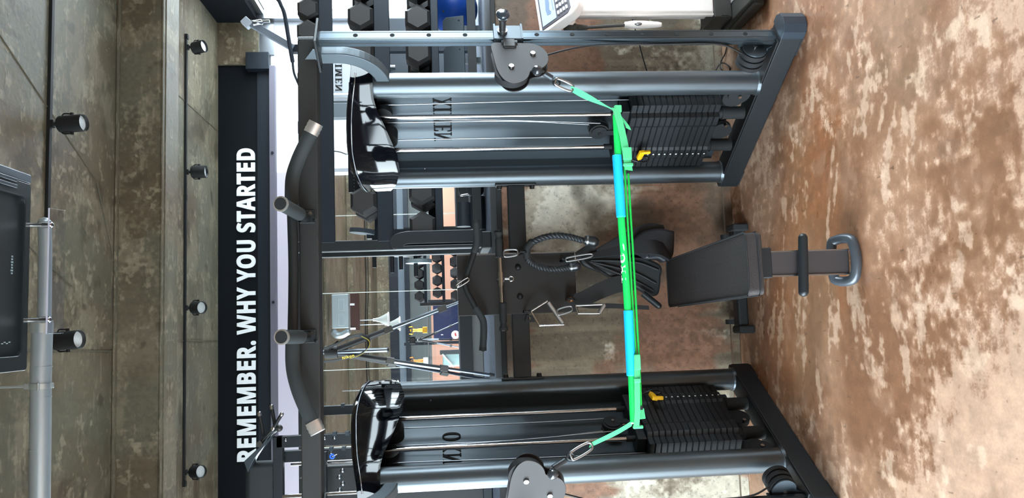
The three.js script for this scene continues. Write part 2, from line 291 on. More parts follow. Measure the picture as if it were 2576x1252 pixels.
// the hall beyond the glazing
{
  const C2 = 3.15, Z2 = -18, c = struct('ceiling', metres(M(box(-4.2, 4.2, C2, C2 + 0.2, Z2 - 0.2, ZF - 0.2))), slabMat);
  for (const [z, w, d, m] of [[-10.35, 0.55, 0.03, slabMat], [-12.75, 0.28, 0.10, slabMat], [-15.6, 0.3, 0.1, slabMat]]) part('beam', metres(box(-4.2, 4.2, C2 - d, C2, z - w, z, 0.01)), m, c);
  for (const [y, r] of [[C2 - 0.05, 0.012], [C2 - 0.09, 0.009]]) part('conduit', tube([[-4, y, -14.9], [-1.5, y - 0.02, -14.9], [0, y, -14.9], [1, y - 0.03, -14.9], [4, y, -14.9]], r, 30, false, 6), black, c);
  struct('floor', metres(box(-4.2, 4.2, 1.0, LED, Z2 - 0.2, -9.0)), std({ color: 0x6f5648, roughness: 0.8 }));
  const f = struct('wall_far', metres(M(box(-4.2, 4.2, LED, C2 + 0.2, Z2 - 0.2, Z2))), slabMat);
  part('dark_band', box(-4.2, 4.2, 2.66, 2.86, Z2, Z2 + 0.12), blueSteel, f);
  part('grey_band', box(-4.2, 4.2, 2.5, 2.66, Z2, Z2 + 0.04), std({ color: 0x66707a, roughness: 0.7 }), f);
  part('shelf_board', box(-4.2, 4.2, 2.4, 2.5, Z2, Z2 + 0.3), blueSteel, f);
  part('grey_panel', box(-4.2, 4.2, 1.92, 2.4, Z2, Z2 + 0.02), std({ color: 0x555a5a, roughness: 0.8 }), f);
  part('brick_band', metres(box(-4.2, 4.2, 1.84, 1.92, Z2, Z2 + 0.05)), std({ color: 0xb98c77, roughness: 0.8 }), f);
  part('brick_base', metres(box(-4.2, 4.2, LED, 1.84, Z2, Z2 + 0.03)), std({ color: 0xc49079, roughness: 0.8 }), f);
  for (const s of [-1, 1]) struct('wall_' + (s < 0 ? 'left' : 'right'), metres(M(box(s * 4.2, s * 4.4, 1.0, 1.45, Z2, ZF - 0.2), box(s * 4.2, s * 4.4, 3.0, C2 + 0.2, Z2, ZF - 0.2), [-17.8, -15, -12.2, -9.5].map((z) => box(s * 4.2, s * 4.4, 1.45, 3.0, z - 0.2, z + 0.2)))), slabMat);
}

// ---------------------------------------------------------------- lettering on the fascia
{
  const t = thing('wall_sign', 'raised white capital lettering on the black fascia under the ceiling', 'sign', [0.32, 3.68, ZF]);
  const w = words('REMEMBER. WHY YOU STARTED', 0.276, 0.02, font, 0.006, 0.007), k = 3.56 / w.width;
  w.list[1].g.computeBoundingBox(); const bb = w.list[1].g.boundingBox, SY = 0.205 / (bb.max.y - bb.min.y);
  for (const { g } of w.list) part('letter', g.scale(k, SY, 1).translate(-1.458, 3.689, ZF), white, t);
}

// ---------------------------------------------------------------- track lights
function track(name, z, x0, x1, label) {
  const t = thing(name, label, 'light track', [(x0 + x1) / 2, CEIL, z]);
  part('rail', box(x0, x1, CEIL - 0.022, CEIL, z - 0.017, z + 0.017, 0.002), black, t);
  part('joint', M(box(x0 + (x1 - x0) * 0.62, x0 + (x1 - x0) * 0.62 + 0.06, CEIL - 0.026, CEIL, z - 0.019, z + 0.019)), black, t);
  part('end_cap', box(x1 - 0.05, x1, CEIL - 0.03, CEIL, z - 0.02, z + 0.02), black, t); part('end_cap', box(x0, x0 + 0.05, CEIL - 0.03, CEIL, z - 0.02, z + 0.02), black, t);
}
track('light_track', -5.19, -3.2, 2.9, 'long black ceiling track nearest the viewer, passing behind the black hanging unit');
track('light_track', -7.82, -1.47, 3.02, 'shorter black ceiling track just in front of the lettered black fascia');
const lens = std({ color: 0xdfe3e4, roughness: 0.35 });
function spot(x, z, R, L, dir, label) {
  const t = thing('spotlight', label, 'spotlight', [x, CEIL - 0.022, z], 'track spotlights');
  part('stem', M(cbox(0.05, 0.02, 0.035, x, CEIL - 0.032, z, 0.003), rod([x, CEIL - 0.04, z], [x, CEIL - 0.085, z], 0.013)), black, t);
  const d = V(...dir).normalize(), c = V(x, CEIL - 0.085 - L * 0.42, z), a = c.clone().addScaledVector(d, -L / 2), b = c.clone().addScaledVector(d, L / 2);
  const side = V(1, 0, 0).addScaledVector(d, -d.x).normalize(), q = new THREE.Quaternion().setFromUnitVectors(V(0, -1, 0), d);
  const prof = [[0, L / 2], [R * 0.9, L / 2], [R, L / 2 - 0.008], [R, -L / 2], [R - 0.004, -L / 2], [R - 0.006, -L / 2 + 0.03], [0, -L / 2 + 0.032]].map((p) => new THREE.Vector2(...p));
  part('housing', new THREE.LatheGeometry(prof, 28).applyQuaternion(q).translate(...c.toArray()), black, t);
  part('lens', new THREE.CylinderGeometry(R - 0.008, R - 0.008, 0.006, 24).applyQuaternion(q).translate(...b.clone().addScaledVector(d, -0.024).toArray()), lens, t, 'pale frosted lens');
  const e1 = c.clone().addScaledVector(side, R + 0.008), e2 = c.clone().addScaledVector(side, -R - 0.008), top = V(x, CEIL - 0.082, z);
  part('yoke', M(tube([e1.toArray(), e1.clone().lerp(V(e1.x, top.y, z), 0.8).toArray(), top.toArray(), e2.clone().lerp(V(e2.x, top.y, z), 0.8).toArray(), e2.toArray()], 0.005, 24, false, 6, 0.3),
    rod(e1.clone().addScaledVector(side, 0.008), e1.clone().addScaledVector(side, -0.012), 0.011), rod(e2.clone().addScaledVector(side, -0.008), e2.clone().addScaledVector(side, 0.012), 0.011)), black, t);
}
spot(1.4, -5.19, 0.057, 0.165, [0.03, -1, 0.14], 'larger black track spotlight hanging alone, to the right of the black ceiling unit');
spot(-0.02, -5.19, 0.06, 0.165, [0.05, -1, 0.22], 'larger black track spotlight beside the silver duct, at the end of the clear plastic sheet');
spot(2.885, -7.82, 0.062, 0.125, [0.12, -1, 0.30], 'small black track spotlight nearest the bright window');
spot(1.6, -7.82, 0.062, 0.14, [0, -1, 0.02], 'small black track spotlight above the end of the word STARTED, pointing straight down');
spot(0.245, -7.82, 0.062, 0.12, [-0.05, -1, 0.62], 'small black track spotlight above the word WHY, lens turned to the viewer');
spot(-1.335, -7.82, 0.062, 0.12, [0.1, -1, 0.7], 'small black track spotlight at the far left end above the first letter of the sign');

// ---------------------------------------------------------------- hanging air conditioner, clear sheet, duct
{
  const t = thing('ceiling_air_conditioner', 'black air conditioner hung under the ceiling, seen from below with a rounded inset frame', 'air conditioner', [0.33, 3.588, -3.6]);
  part('body', M(box(-0.155, 0.818, 3.592, 4.06, -4.0, -3.15, 0.02)), std({ color: 0x1d2326, roughness: 0.45 }), t);
  const rr = (s, x0, x1, y0, y1, r) => { s.moveTo(x0 + r, y0); s.lineTo(x1 - r, y0); s.quadraticCurveTo(x1, y0, x1, y0 + r); s.lineTo(x1, y1 - r); s.quadraticCurveTo(x1, y1, x1 - r, y1); s.lineTo(x0 + r, y1); s.quadraticCurveTo(x0, y1, x0, y1 - r); s.lineTo(x0, y0 + r); s.quadraticCurveTo(x0, y0, x0 + r, y0); };
  const o = new THREE.Shape(); rr(o, -0.152, 0.765, 3.16, 3.995, 0.02); const h = new THREE.Path(); rr(h, -0.085, 0.70, 3.23, 3.955, 0.05); o.holes.push(h);
  part('inset_frame', new THREE.ExtrudeGeometry(o, { depth: 0.012, bevelEnabled: true, bevelSize: 0.004, bevelThickness: 0.006, bevelSegments: 2 }).rotateX(-Math.PI / 2).translate(0, 3.580, 0), phy({ color: 0x20272b, roughness: 0.3, clearcoat: 0.4 }), t);
  part('side_cheek', M(box(0.772, 0.818, 3.574, 3.60, -4.0, -3.15, 0.008)), phy({ color: 0x49535e, roughness: 0.3, clearcoat: 0.4 }), t, 'paler end cheek');
  for (const x of [0.735, 0.765]) part('louvre', M(box(x - 0.01, x + 0.008, 3.565, 3.585, -3.86, -3.2, 0.004)), phy({ color: 0x323b42, roughness: 0.3, clearcoat: 0.5 }), t);
  for (const x of [0.13, 0.5]) part('ceiling_stay', rod([x, 4.06, -3.5], [x, CEIL, -3.5], 0.012), steel, t);
  part('maker_mark', M([...Array(7).keys()].map((k) => cbox(0.008, 0.002, 0.012 + 0.006 * (k % 3 === 1), 0.315 + k * 0.0135, 3.591, -3.876 + 0.001 * (k % 2)))), std({ color: 0x8fa0a8, roughness: 0.4 }), t, 'small pale maker mark too small to read');
  part('indicator', M([0, 1, 2, 3].map((k) => cbox(0.004, 0.003, 0.012, -0.02 + (k % 2) * 0.006, 3.5905, -3.81 - k * 0.02))), std({ color: 0xa9b8bd, roughness: 0.4 }), t);
  const a = thing('air_deflector', 'clear plastic deflector sheet bolted below the black air conditioner', 'plastic sheet', [0.33, 3.49, -4.0]);
  const g = box(0.02, 0.645, -0.003, 0.003, -0.105, 0.0, 0.0015); g.rotateX(-0.32); g.translate(0, 3.478, -3.98);
  part('sheet', g, acrylic, a);
  part('polished_edge', M(box(0.02, 0.645, 3.4745, 3.4815, -3.982, -3.979)), std({ color: 0xc9c9da, roughness: 0.3 }), a, 'pale polished edge');
  for (const x of [0.565, 0.09]) part('standoff', M(rod([x, 3.60, -4.0], [x, 3.52, -4.01], 0.012), rod([x, 3.52, -4.01], [x, 3.485, -4.01], 0.017), ball(0.017, x, 3.486, -4.01, 12)), chrome, a);
}
{
  const t = thing('silver_duct', 'silver foil-wrapped duct running along under the ceiling from behind the air conditioner', 'duct', [-0.4, 3.71, -4.62]);
  const y = 3.825, z = -4.62;
  part('pipe', tube([[0.66, y - 0.006, z], [0.5, y - 0.012, z], [0.1, y - 0.016, z], [0.0, y - 0.01, z]], 0.036, 40, false, 18), ductMat, t);
  part('pipe', tube([[0.06, y - 0.006, z], [-0.2, y - 0.004, z], [-0.5, y - 0.008, z], [-0.9, y - 0.012, z], [-2.2, y - 0.03, z], [-3.55, y - 0.03, z]], 0.055, 60, false, 20), ductMat, t);
  part('coupling', M(rod([0.085, y, z], [0.03, y, z], 0.062), rod([0.1, y, z], [0.085, y, z], 0.06)), galv, t, 'bright coupling collar');
  for (const x of [0.42, 0.18, -0.16, -0.33, -0.62]) part('tape_seam', rod([x, x > 0.05 ? y - 0.014 : y - 0.006, z], [x - 0.006, x > 0.05 ? y - 0.014 : y - 0.006, z], x > 0.05 ? 0.0368 : 0.0565, undefined, 24), ductMat, t);
  const c = thing('duct_hanger', 'galvanised clamp ring with a threaded rod holding up the silver duct', 'pipe clamp', [-0.27, 3.76, z]);
  part('ring', M(rod([-0.255, y - 0.006, z], [-0.285, y - 0.006, z], 0.06, 0.06, 28)), galv, c);
  part('lug', cbox(0.03, 0.03, 0.02, -0.27, y + 0.07, z, 0.003), galv, c); part('lug', cbox(0.028, 0.022, 0.012, -0.27, y - 0.065, z, 0.003), galv, c);
  part('bolt', M(rod([-0.25, y - 0.02, z + 0.058], [-0.29, y - 0.02, z + 0.058], 0.007)), galv, c);
  part('threaded_rod', rod([-0.27, y + 0.07, z], [-0.27, CEIL, z], 0.006), galv, c);
}

// ---------------------------------------------------------------- dual-tower cable machine
const CX = 0.2;
const machine = thing('cable_machine', 'black dual-tower cable machine with two weight stacks and a top crossbar', 'gym machine', [CX, 0, -3.4]);
function tower(side) {
  const grp = new THREE.Group(); grp.name = 'pulley_tower'; machine.add(grp);
  grp.userData.label = side > 0 ? 'right-hand weight tower with lifting carriage' : 'left-hand weight tower with lifting carriage';
  const mx = 0.876, mz = -3.5195;
  grp.position.set(side * (mx - CX), 0, mz + 3.4);
  grp.rotation.y = side > 0 ? -59.53 * Math.PI / 180 : -120.47 * Math.PI / 180;
  // x runs from the inner back end to the outer front foot, y up, z towards the user (mirrored for the left tower)
  const put = (name, g, mat, label) => { const h = side > 0 ? M(g) : flip(M(g)); const m = new THREE.Mesh(h, mat); m.name = name; grp.add(m); if (label) m.userData.label = label; return m; };
  // base beam with its rounded end cap
  put('base_beam', box(-0.36, 0.59, 0.004, 0.1, -0.052, 0.052, 0.006), frameMat);
  put('end_cap', plate([[0, -0.053], [0.03, -0.053], [0.056, -0.032], [0.064, 0], [0.056, 0.032], [0.03, 0.053], [0, 0.053]], 0.1, 0.003).rotateX(Math.PI / 2).translate(0.588, 0.053, 0), phy({ color: 0x2c3742, roughness: 0.4, metalness: 0.3 }));
  put('foot_pad', M(cbox(0.1, 0.006, 0.1, 0.54, 0.003, 0), cbox(0.1, 0.006, 0.1, -0.3, 0.003, 0)), rubber);
  put('weld_plate', box(-0.36, 0.56, 0.1, 0.106, -0.046, 0.046), black);
  // two big uprights and the shroud between them
  put('upright_tube', M(rod([0.3, 0.104, 0], [0.3, 1.86, 0], 0.053, 0.053, 40), rod([0.3, 0.1, 0], [0.3, 0.114, 0], 0.059, 0.056, 40)), satin);
  put('upright_tube', M(rod([-0.3, 0.104, 0], [-0.3, 1.86, 0], 0.053, 0.053, 40), rod([-0.3, 0.1, 0], [-0.3, 0.114, 0], 0.059, 0.056, 40)), satin);
  put('back_panel', M(box(-0.27, 0.27, 0.14, 1.8, -0.075, -0.068), box(-0.2, -0.19, 0.14, 1.8, -0.068, -0.064), box(0.21, 0.22, 0.14, 1.8, -0.068, -0.064)), panelMat);
  put('side_web', M(beam([-0.255, 0.62, -0.045], [-0.255, 1.8, -0.045], 0.006, 0.05), beam([0.255, 0.62, -0.045], [0.255, 1.8, -0.045], 0.006, 0.05)), panelMat);
  put('screw', M([[-0.245, 1.6], [-0.245, 0.42]].map(([l, y]) => ball(0.005, l, y, -0.01, 8))), steel);
  if (side > 0) { const w = words('XIMEN', 0.066, 0.003, serif, 0.004); w.list.forEach(({ g }) => put('letter', g.scale(0.28 / w.width, 1.3, 1).rotateY(Math.PI).translate(0.165, 1.464, -0.0665), hole, 'cut-out letter, seen from its back')); }
  else { const w = words('OKN', 0.066, 0.003, serif, 0.008); w.list.forEach(({ g }) => put('letter', g.scale(0.215 / w.width, 1.25, 1).translate(-0.075, 1.464, -0.068), hole, 'cut-out letter, seen from its back')); }
  // glossy top cover
  {
    const out = [[-0.372, -0.085], [-0.372, 0.0], [-0.33, 0.058], [-0.24, 0.096], [-0.12, 0.122], [0, 0.130], [0.07, 0.120], [0.15, 0.09], [0.235, 0.085], [0.30, 0.08], [0.362, 0.05], [0.372, 0.0], [0.372, -0.085]];
    const low = (l) => { const k = [[-0.38, 1.775], [-0.3, 1.765], [-0.22, 1.725], [-0.1, 1.71], [0, 1.715], [0.1, 1.742], [0.2, 1.782], [0.3, 1.795], [0.38, 1.795]]; for (let i = 1; i < k.length; i++) if (l <= k[i][0]) { const t = (l - k[i - 1][0]) / (k[i][0] - k[i - 1][0]); return k[i - 1][1] + (k[i][1] - k[i - 1][1]) * t; } return 1.795; };
    const top = (l) => 1.925 - 0.30 * l * l - 0.012 * l, rows = [[0, 0.97], [0.12, 1], [0.55, 1.02], [0.86, 0.99], [0.96, 0.96], [1, 0.88]];
    const pos = [], idx = [], n = out.length;
    rows.forEach(([t, s]) => out.forEach(([l, z]) => pos.push(l * (s < 0.93 ? 0.96 : 1), low(l) + (top(l) + 0.012 - low(l)) * t, z < 0 ? z : z * s)));
    for (let r = 0; r + 1 < rows.length; r++) for (let k = 0; k < n; k++) { const a = r * n + k, b = r * n + (k + 1) % n; idx.push(a, b, b + n, a, b + n, a + n); }
    const c = pos.length / 3, o = (rows.length - 1) * n; pos.push(0, 1.945, -0.02); for (let k = 0; k < n; k++) idx.push(o + k, o + (k + 1) % n, c);
    const g = new THREE.BufferGeometry(); g.setAttribute('position', new THREE.Float32BufferAttribute(pos, 3)); g.setIndex(idx);
    put('top_cover', toCreasedNormals(g.toNonIndexed(), 0.42), gloss, 'glossy black moulded cover');
    put('cover_seam', M([0.94].map(() => tube(out.slice(1, -1).map(([l, z]) => [l, top(l) - 0.012, z * 0.985]), 0.0035, 60, false, 6))), steel);
  }
  // guide rods, stack
  for (const l of [-0.1, 0.115]) {
    put('guide_rod', rod([l, 0.11, 0], [l, 1.8, 0], 0.0105, undefined, 20), chrome);
    put('rod_cap', M(rod([l, 0.106, 0], [l, 0.205, 0], 0.03), rod([l, 0.205, 0], [l, 0.212, 0], 0.032), rod([l, 0.212, 0], [l, 0.236, 0], 0.027, 0.024)), rubber);
    put('guide_collar', rod([l, 0.655, 0], [l, 0.735, 0], 0.0135), rubber);
  }
  const plan = (g) => { const s = new THREE.Shape(); const p = [[-0.195, -0.055], [0.195, -0.055], [0.195, 0.03], [0.15, 0.03], [0.14, 0.052], [0.09, 0.052], [0.075, 0.045], [-0.06, 0.045], [-0.075, 0.052], [-0.125, 0.052], [-0.14, 0.042], [-0.195, 0.042]]; p.forEach((q, k) => (k ? s.lineTo(...q) : s.moveTo(...q))); return new THREE.ExtrudeGeometry(s, { depth: g - 0.006, bevelEnabled: true, bevelSize: 0.003, bevelThickness: 0.003, bevelSegments: 1, curveSegments: 4 }).rotateX(Math.PI / 2).translate(0, g - 0.003, 0); };
  const one = M(plan(0.0265)), pg = side > 0 ? one : flip(one);
  for (let k = 0; k < 15; k++) { const m = new THREE.Mesh(pg, plateMat); m.name = 'weight_plate'; m.position.y = 0.237 + k * 0.0278; grp.add(m); }
  put('top_plate', M(cbox(0.33, 0.04, 0.085, 0, 0.675, -0.005, 0.006), rod([0, 0.69, 0], [0, 0.73, 0], 0.012)), plateMat);
  put('pin_hole', M([...Array(12).keys()].map((k) => rod([-0.1, 0.25 + k * 0.0278, 0.05], [-0.1, 0.25 + k * 0.0278, 0.0565], 0.0085, undefined, 12))), hole);
  put('number_tag', M([...Array(12).keys()].map((k) => rod([-0.1, 0.25 + k * 0.0278, 0.05], [-0.1, 0.25 + k * 0.0278, 0.0572], 0.0045, undefined, 10))), std({ color: 0xd8dadb, roughness: 0.5 }));
  {
    const y = 0.25 + 11.5 * 0.0278, p = put('selector_pin', M(rod([-0.1, y, 0.05], [-0.1, y, 0.085], 0.006), beam([-0.1, y, 0.078], [-0.075, y + 0.008, 0.09], 0.03, 0.018, 0.004), beam([-0.078, y + 0.008, 0.09], [-0.03, y + 0.004, 0.1], 0.028, 0.018, 0.005), beam([-0.04, y + 0.008, 0.1], [-0.035, y - 0.035, 0.1], 0.016, 0.016, 0.005)), yellow, 'yellow weight selector pin');
    put('pin_lanyard', tube([[-0.08, y, 0.09], [-0.075, y - 0.03, 0.1], [-0.11, y - 0.035, 0.09], [-0.135, y, 0.07], [-0.115, y + 0.06, 0.055], [-0.06, 0.68, 0.045]], 0.0045, 40, false, 8), cableMat);
  }
  // moving pulley over the stack and the cables
  put('pulley', M(rod([0.012, 0.775, -0.012], [0.012, 0.775, 0.012], 0.046, 0.046, 32), rod([0.012, 0.775, -0.02], [0.012, 0.775, -0.013], 0.05, 0.05, 32)), black);
  put('pulley_cheek', M(rod([0.012, 0.775, 0.013], [0.012, 0.775, 0.018], 0.037, 0.037, 28), cbox(0.03, 0.06, 0.006, 0.012, 0.735, 0.016)), frameMat);
  put('pulley_bolt', M(rod([0.012, 0.775, 0.018], [0.012, 0.775, 0.027], 0.008, 0.007, 10), rod([0.012, 0.715, 0], [0.012, 0.74, 0], 0.006)), chrome);
  put('cable', M(tube([[0.058, 0.775, 0], [0.075, 1.2, -0.01], [0.09, 1.78, -0.015]], 0.0028, 20, false, 8), tube([[-0.034, 0.775, 0], [-0.035, 1.3, -0.005], [-0.045, 1.78, -0.01]], 0.0028, 20, false, 8),
    tube([[0.03, 0.82, -0.02], [0.05, 1.2, -0.03], [0.04, 1.78, -0.04]], 0.0028, 20, false, 8), tube([[0.165, 0.3, -0.04], [0.165, 1.0, -0.04], [0.15, 1.78, -0.04]], 0.0028, 20, false, 8)), steel);
  put('upper_sheave', M(rod([-0.01, 1.765, -0.03], [-0.01, 1.765, 0.03], 0.05, 0.05, 28), rod([0.12, 1.775, -0.03], [0.12, 1.775, 0.0], 0.045, 0.045, 28)), black);
  // floor sheaves behind the stack
  for (const [l, y, z0, z1, R] of [[0.2, 0.17, -0.03, -0.008, 0.055], [0.24, 0.165, 0.0, 0.02, 0.05], [-0.02, 0.17, -0.035, -0.012, 0.05]]) put('lower_sheave', rod([l, y, z0], [l, y, z1], R, R, 28), rubber);
  for (const [l, y] of [[0.24, 0.165], [0.06, 0.18]]) put('sheave_bolt', rod([l, y, 0.018], [l, y, 0.034], 0.008), chrome);
  // perforated lift post
  put('lift_post', box(0.532, 0.568, 0.106, 1.995, -0.028, 0.028, 0.003), railMat);
  put('post_groove', M(box(0.5676, 0.5688, 0.106, 1.995, 0.0165, 0.0195), box(0.5676, 0.5688, 0.106, 1.995, -0.0195, -0.0165), box(0.5485, 0.5515, 0.106, 1.995, 0.0276, 0.0288)), frameMat);
  for (let k = 0; k < 13; k++) put('post_hole', rod([0.5665, 1.845 - k * 0.1465, 0], [0.5692, 1.845 - k * 0.1465, 0], 0.0095, undefined, 14), hole);
  put('top_flange', M(box(0.44, 0.60, 1.99, 2.002, -0.07, 0.075, 0.003)), frameMat);
  put('gusset', M(plate([[0, 0], [0.075, 0], [0.075, 0.012], [0.03, 0.05], [0.012, 0.055]], 0.008).rotateY(0.3).translate(0.47, 2.002, 0.075)), braceMat);
  // curved brace from the post head to the upright
  put('curved_brace', (() => { const s = new THREE.Shape(); const c = (r) => [...Array(15).keys()].map((k) => { const a = k / 14 * Math.PI / 2; return [0.31 + r[0] * Math.cos(a), 1.93 - r[1] * Math.sin(a)]; }); const o = c([0.18, 0.205]), i = c([0.138, 0.158]); s.moveTo(0.49, 1.99); o.forEach((p) => s.lineTo(...p)); i.reverse().forEach((p) => s.lineTo(...p)); s.lineTo(0.448, 1.99); s.closePath(); return plate(s, 0.05, 0.004); })(), braceMat);
  // sliding carriage with plunger and swivelling double pulley
  const cy = 1.231;
  put('carriage', M(box(0.52, 0.582, 1.172, 1.29, -0.042, 0.042, 0.003), box(0.515, 0.587, 1.172, 1.18, -0.046, 0.046), box(0.515, 0.587, 1.282, 1.29, -0.046, 0.046)), phy({ color: 0x39424a, roughness: 0.4, metalness: 0.45 }));
  put('plunger', M(rod([0.58, 1.255, 0], [0.592, 1.255, 0], 0.02), rod([0.59, 1.255, 0], [0.64, 1.255, 0], 0.0145, 0.0125), rod([0.64, 1.255, 0], [0.646, 1.255, 0], 0.017)), steel);
  put('plunger_knob', new THREE.SphereGeometry(0.028, 24, 16).scale(0.62, 1, 1).translate(0.668, 1.255, 0), phy({ color: 0x27323d, roughness: 0.25, clearcoat: 0.6 }));
  const heart = new THREE.Shape(); heart.moveTo(0.06, 1.285); heart.bezierCurveTo(0.062, 1.30, 0.075, 1.305, 0.10, 1.303); heart.lineTo(0.19, 1.292); heart.bezierCurveTo(0.255, 1.285, 0.298, 1.262, 0.30, 1.228); heart.bezierCurveTo(0.298, 1.19, 0.265, 1.165, 0.235, 1.162); heart.bezierCurveTo(0.222, 1.155, 0.222, 1.14, 0.216, 1.12); heart.bezierCurveTo(0.20, 1.085, 0.165, 1.078, 0.132, 1.083); heart.bezierCurveTo(0.095, 1.09, 0.072, 1.115, 0.066, 1.15); heart.closePath();
  const cheek = (l) => plate(heart, 0.005, 0.0012).rotateY(-Math.PI / 2).translate(l, 0, 0);
  put('pulley_cheek', cheek(0.575), cheekMat, 'heart-shaped pulley plate'); put('pulley_cheek', cheek(0.535), cheekMat, 'heart-shaped pulley plate');
  put('pulley', M(rod([0.54, 1.232, 0.222], [0.57, 1.232, 0.222], 0.066, 0.066, 32), rod([0.54, 1.14, 0.14], [0.57, 1.14, 0.14], 0.054, 0.054, 32)), rubber);
  put('pulley_bolt', M(rod([0.576, 1.232, 0.207], [0.586, 1.232, 0.207], 0.0125, 0.010, 8), rod([0.576, 1.141, 0.132], [0.586, 1.141, 0.132], 0.0125, 0.010, 8)), chrome);
  put('hinge', M(box(0.545, 0.585, 1.203, 1.257, 0.042, 0.095, 0.008), rod([0.565, 1.198, 0.062], [0.565, 1.262, 0.062], 0.02)), black);
  put('stop_ball', ball(0.0205, 0.59, 1.135, 0.243, 24), phy({ color: 0x2b3036, roughness: 0.25, clearcoat: 0.5 }));
  put('cable', M(tube([[0.555, 1.095, 0.115], [0.55, 0.9, 0.05], [0.545, 0.6, 0.036], [0.543, 0.35, 0.036], [0.50, 0.235, 0.045]], 0.004, 50, false, 8), tube([[0.5, 1.86, -0.04], [0.54, 1.9, -0.05], [0.55, 1.75, -0.042], [0.55, 1.3, -0.042]], 0.004, 40, false, 8)), cableMat);
  // sheave on the foot of the post
  put('foot_sheave', M([0.43, 0.46, 0.49].map((l) => rod([l, 0.186, 0.03], [l + 0.018, 0.186, 0.03], 0.056, 0.056, 32)), [0.451, 0.481].map((l) => rod([l, 0.186, 0.03], [l + 0.01, 0.186, 0.03], 0.05, 0.05, 32))), rubber);
  put('sheave_bracket', M(rod([0.513, 0.186, 0.035], [0.519, 0.186, 0.035], 0.05, 0.05, 32), beam([0.516, 0.175, 0.03], [0.516, 0.104, -0.012], 0.006, 0.05), cbox(0.08, 0.02, 0.03, 0.49, 0.115, -0.02), beam([0.516, 0.215, 0.0], [0.516, 0.25, 0.01], 0.028, 0.006)), phy({ color: 0x3c464e, roughness: 0.4, metalness: 0.4 }));
  put('sheave_bolt', rod([0.516, 0.186, 0.032], [0.53, 0.186, 0.032], 0.009, 0.008, 8), chrome);
}
tower(1); tower(-1);
{
  // top crossbar and pull-up grips
  part('crossbar', M(box(-0.76, 1.155, 2.002, 2.078, -3.13, -3.05, 0.006)), phy({ color: 0x2f3031, roughness: 0.5, metalness: 0.2 }), machine);
  for (const [x, s] of [[1.155, 1], [-0.76, -1]]) part('bar_end', M(plate([[0, -0.04], [0.012 * s, -0.034], [0.022 * s, -0.015], [0.024 * s, 0], [0.022 * s, 0.015], [0.012 * s, 0.034], [0, 0.04]], 0.074).rotateX(Math.PI / 2).translate(x, 2.04, -3.09)), black, machine);
  const bar = [[0.745, 2.008, -2.94], [0.70, 2.032, -2.945], [0.64, 2.062, -2.955], [0.575, 2.085, -2.97], [0.49, 2.092, -2.985], [0.235, 2.088, -2.99], [-0.02, 2.092, -2.985], [-0.13, 2.090, -2.97], [-0.21, 2.072, -2.955], [-0.285, 2.042, -2.945], [-0.345, 2.012, -2.94]];
  part('pull_up_bar', tube(bar.slice(4, 7), 0.0195, 30, false, 18), frameMat, machine);
  for (const [a, b] of [[0, 5], [6, 11]]) part('foam_grip', tube(bar.slice(a, b), 0.0265, 40, false, 20, 0.5), grip, machine);
  for (const [p, q] of [[[0.742, 2.0095, -2.94], [0.782, 1.988, -2.935]], [[-0.342, 2.0135, -2.94], [-0.382, 1.994, -2.935]]]) part('chrome_tip', M(rod(p, q, 0.0285, 0.0285, 24), rod(V(...p).lerp(V(...q), 0.25), V(...p).lerp(V(...q), 0.4), 0.0295, 0.0295, 24), rod(V(...p).lerp(V(...q), 0.6), V(...p).lerp(V(...q), 0.75), 0.0295, 0.0295, 24)), brightTip, machine);
  for (const [x, dx] of [[0.435, 0.015], [-0.03, 0.004]]) {
    part('neutral_grip', M(rod([x, 2.058, -2.96], [x + dx, 2.092, -2.80], 0.0255, 0.0255, 24)), grip, machine);
    part('grip_end', M(rod([x + dx, 2.0915, -2.802], [x + dx, 2.0935, -2.793], 0.028, 0.028, 24)), brightTip, machine, 'chrome end ring');
    part('end_plug', M(rod([x + dx, 2.0935, -2.793], [x + dx, 2.0942, -2.79], 0.0225, 0.0225, 24)), rubber, machine);
    part('grip_stem', M(rod([x, 2.052, -3.04], [x, 2.06, -2.95], 0.02, 0.02, 16), cbox(0.05, 0.06, 0.012, x, 2.045, -3.045, 0.003), rod([x - 0.016, 2.012, -3.02], [x - 0.02, 2.0, -2.985], 0.008, 0.006)), frameMat, machine);
    for (const [u, y] of [[0.012, 2.03], [-0.014, 2.07]]) part('bracket_bolt', rod([x + u, y, -3.05], [x + u, y, -3.028], 0.008), chrome, machine);
  }
  // stabiliser between the inner uprights and the accessory board
  part('stabilizer', box(-0.27, 0.67, 1.112, 1.196, -3.80, -3.745, 0.004), frameMat, machine);
  for (const x of [-0.276, 0.676]) part('stabilizer_flange', M(cbox(0.012, 0.205, 0.06, x, 1.155, -3.772, 0.005)), frameMat, machine);
  for (const [x, s] of [[-0.276, 1], [0.676, -1]]) for (const y of [1.235, 1.072]) part('flange_bolt', M(rod([x, y, -3.765], [x + s * 0.022, y, -3.765], 0.0145, 0.011, 12)), black, machine);
  part('accessory_board', M(box(0.035, 0.33, 0.88, 1.455, -3.735, -3.722, 0.003)), phy({ color: 0x2b2a2b, roughness: 0.5, metalness: 0.2 }), machine);
  part('board_lip', M(box(0.325, 0.332, 0.88, 1.455, -3.735, -3.705)), steel, machine);
  for (const [x, y] of [[0.261, 1.161], [0.12, 1.156]]) part('board_bolt', ball(0.015, x, y, -3.72, 16), black, machine);
  for (const [x, y, z] of [[0.187, 1.42, -3.63], [0.2, 1.262, -3.61], [0.325, 1.15, -3.6], [0.095, 0.93, -3.61], [0.285, 0.95, -3.61], [0.045, 1.14, -3.6]]) part('board_hook', tube([[x, y, -3.722], [x, y - 0.018, z], [x, y + 0.008, z + 0.018]], 0.006, 16), black, machine);
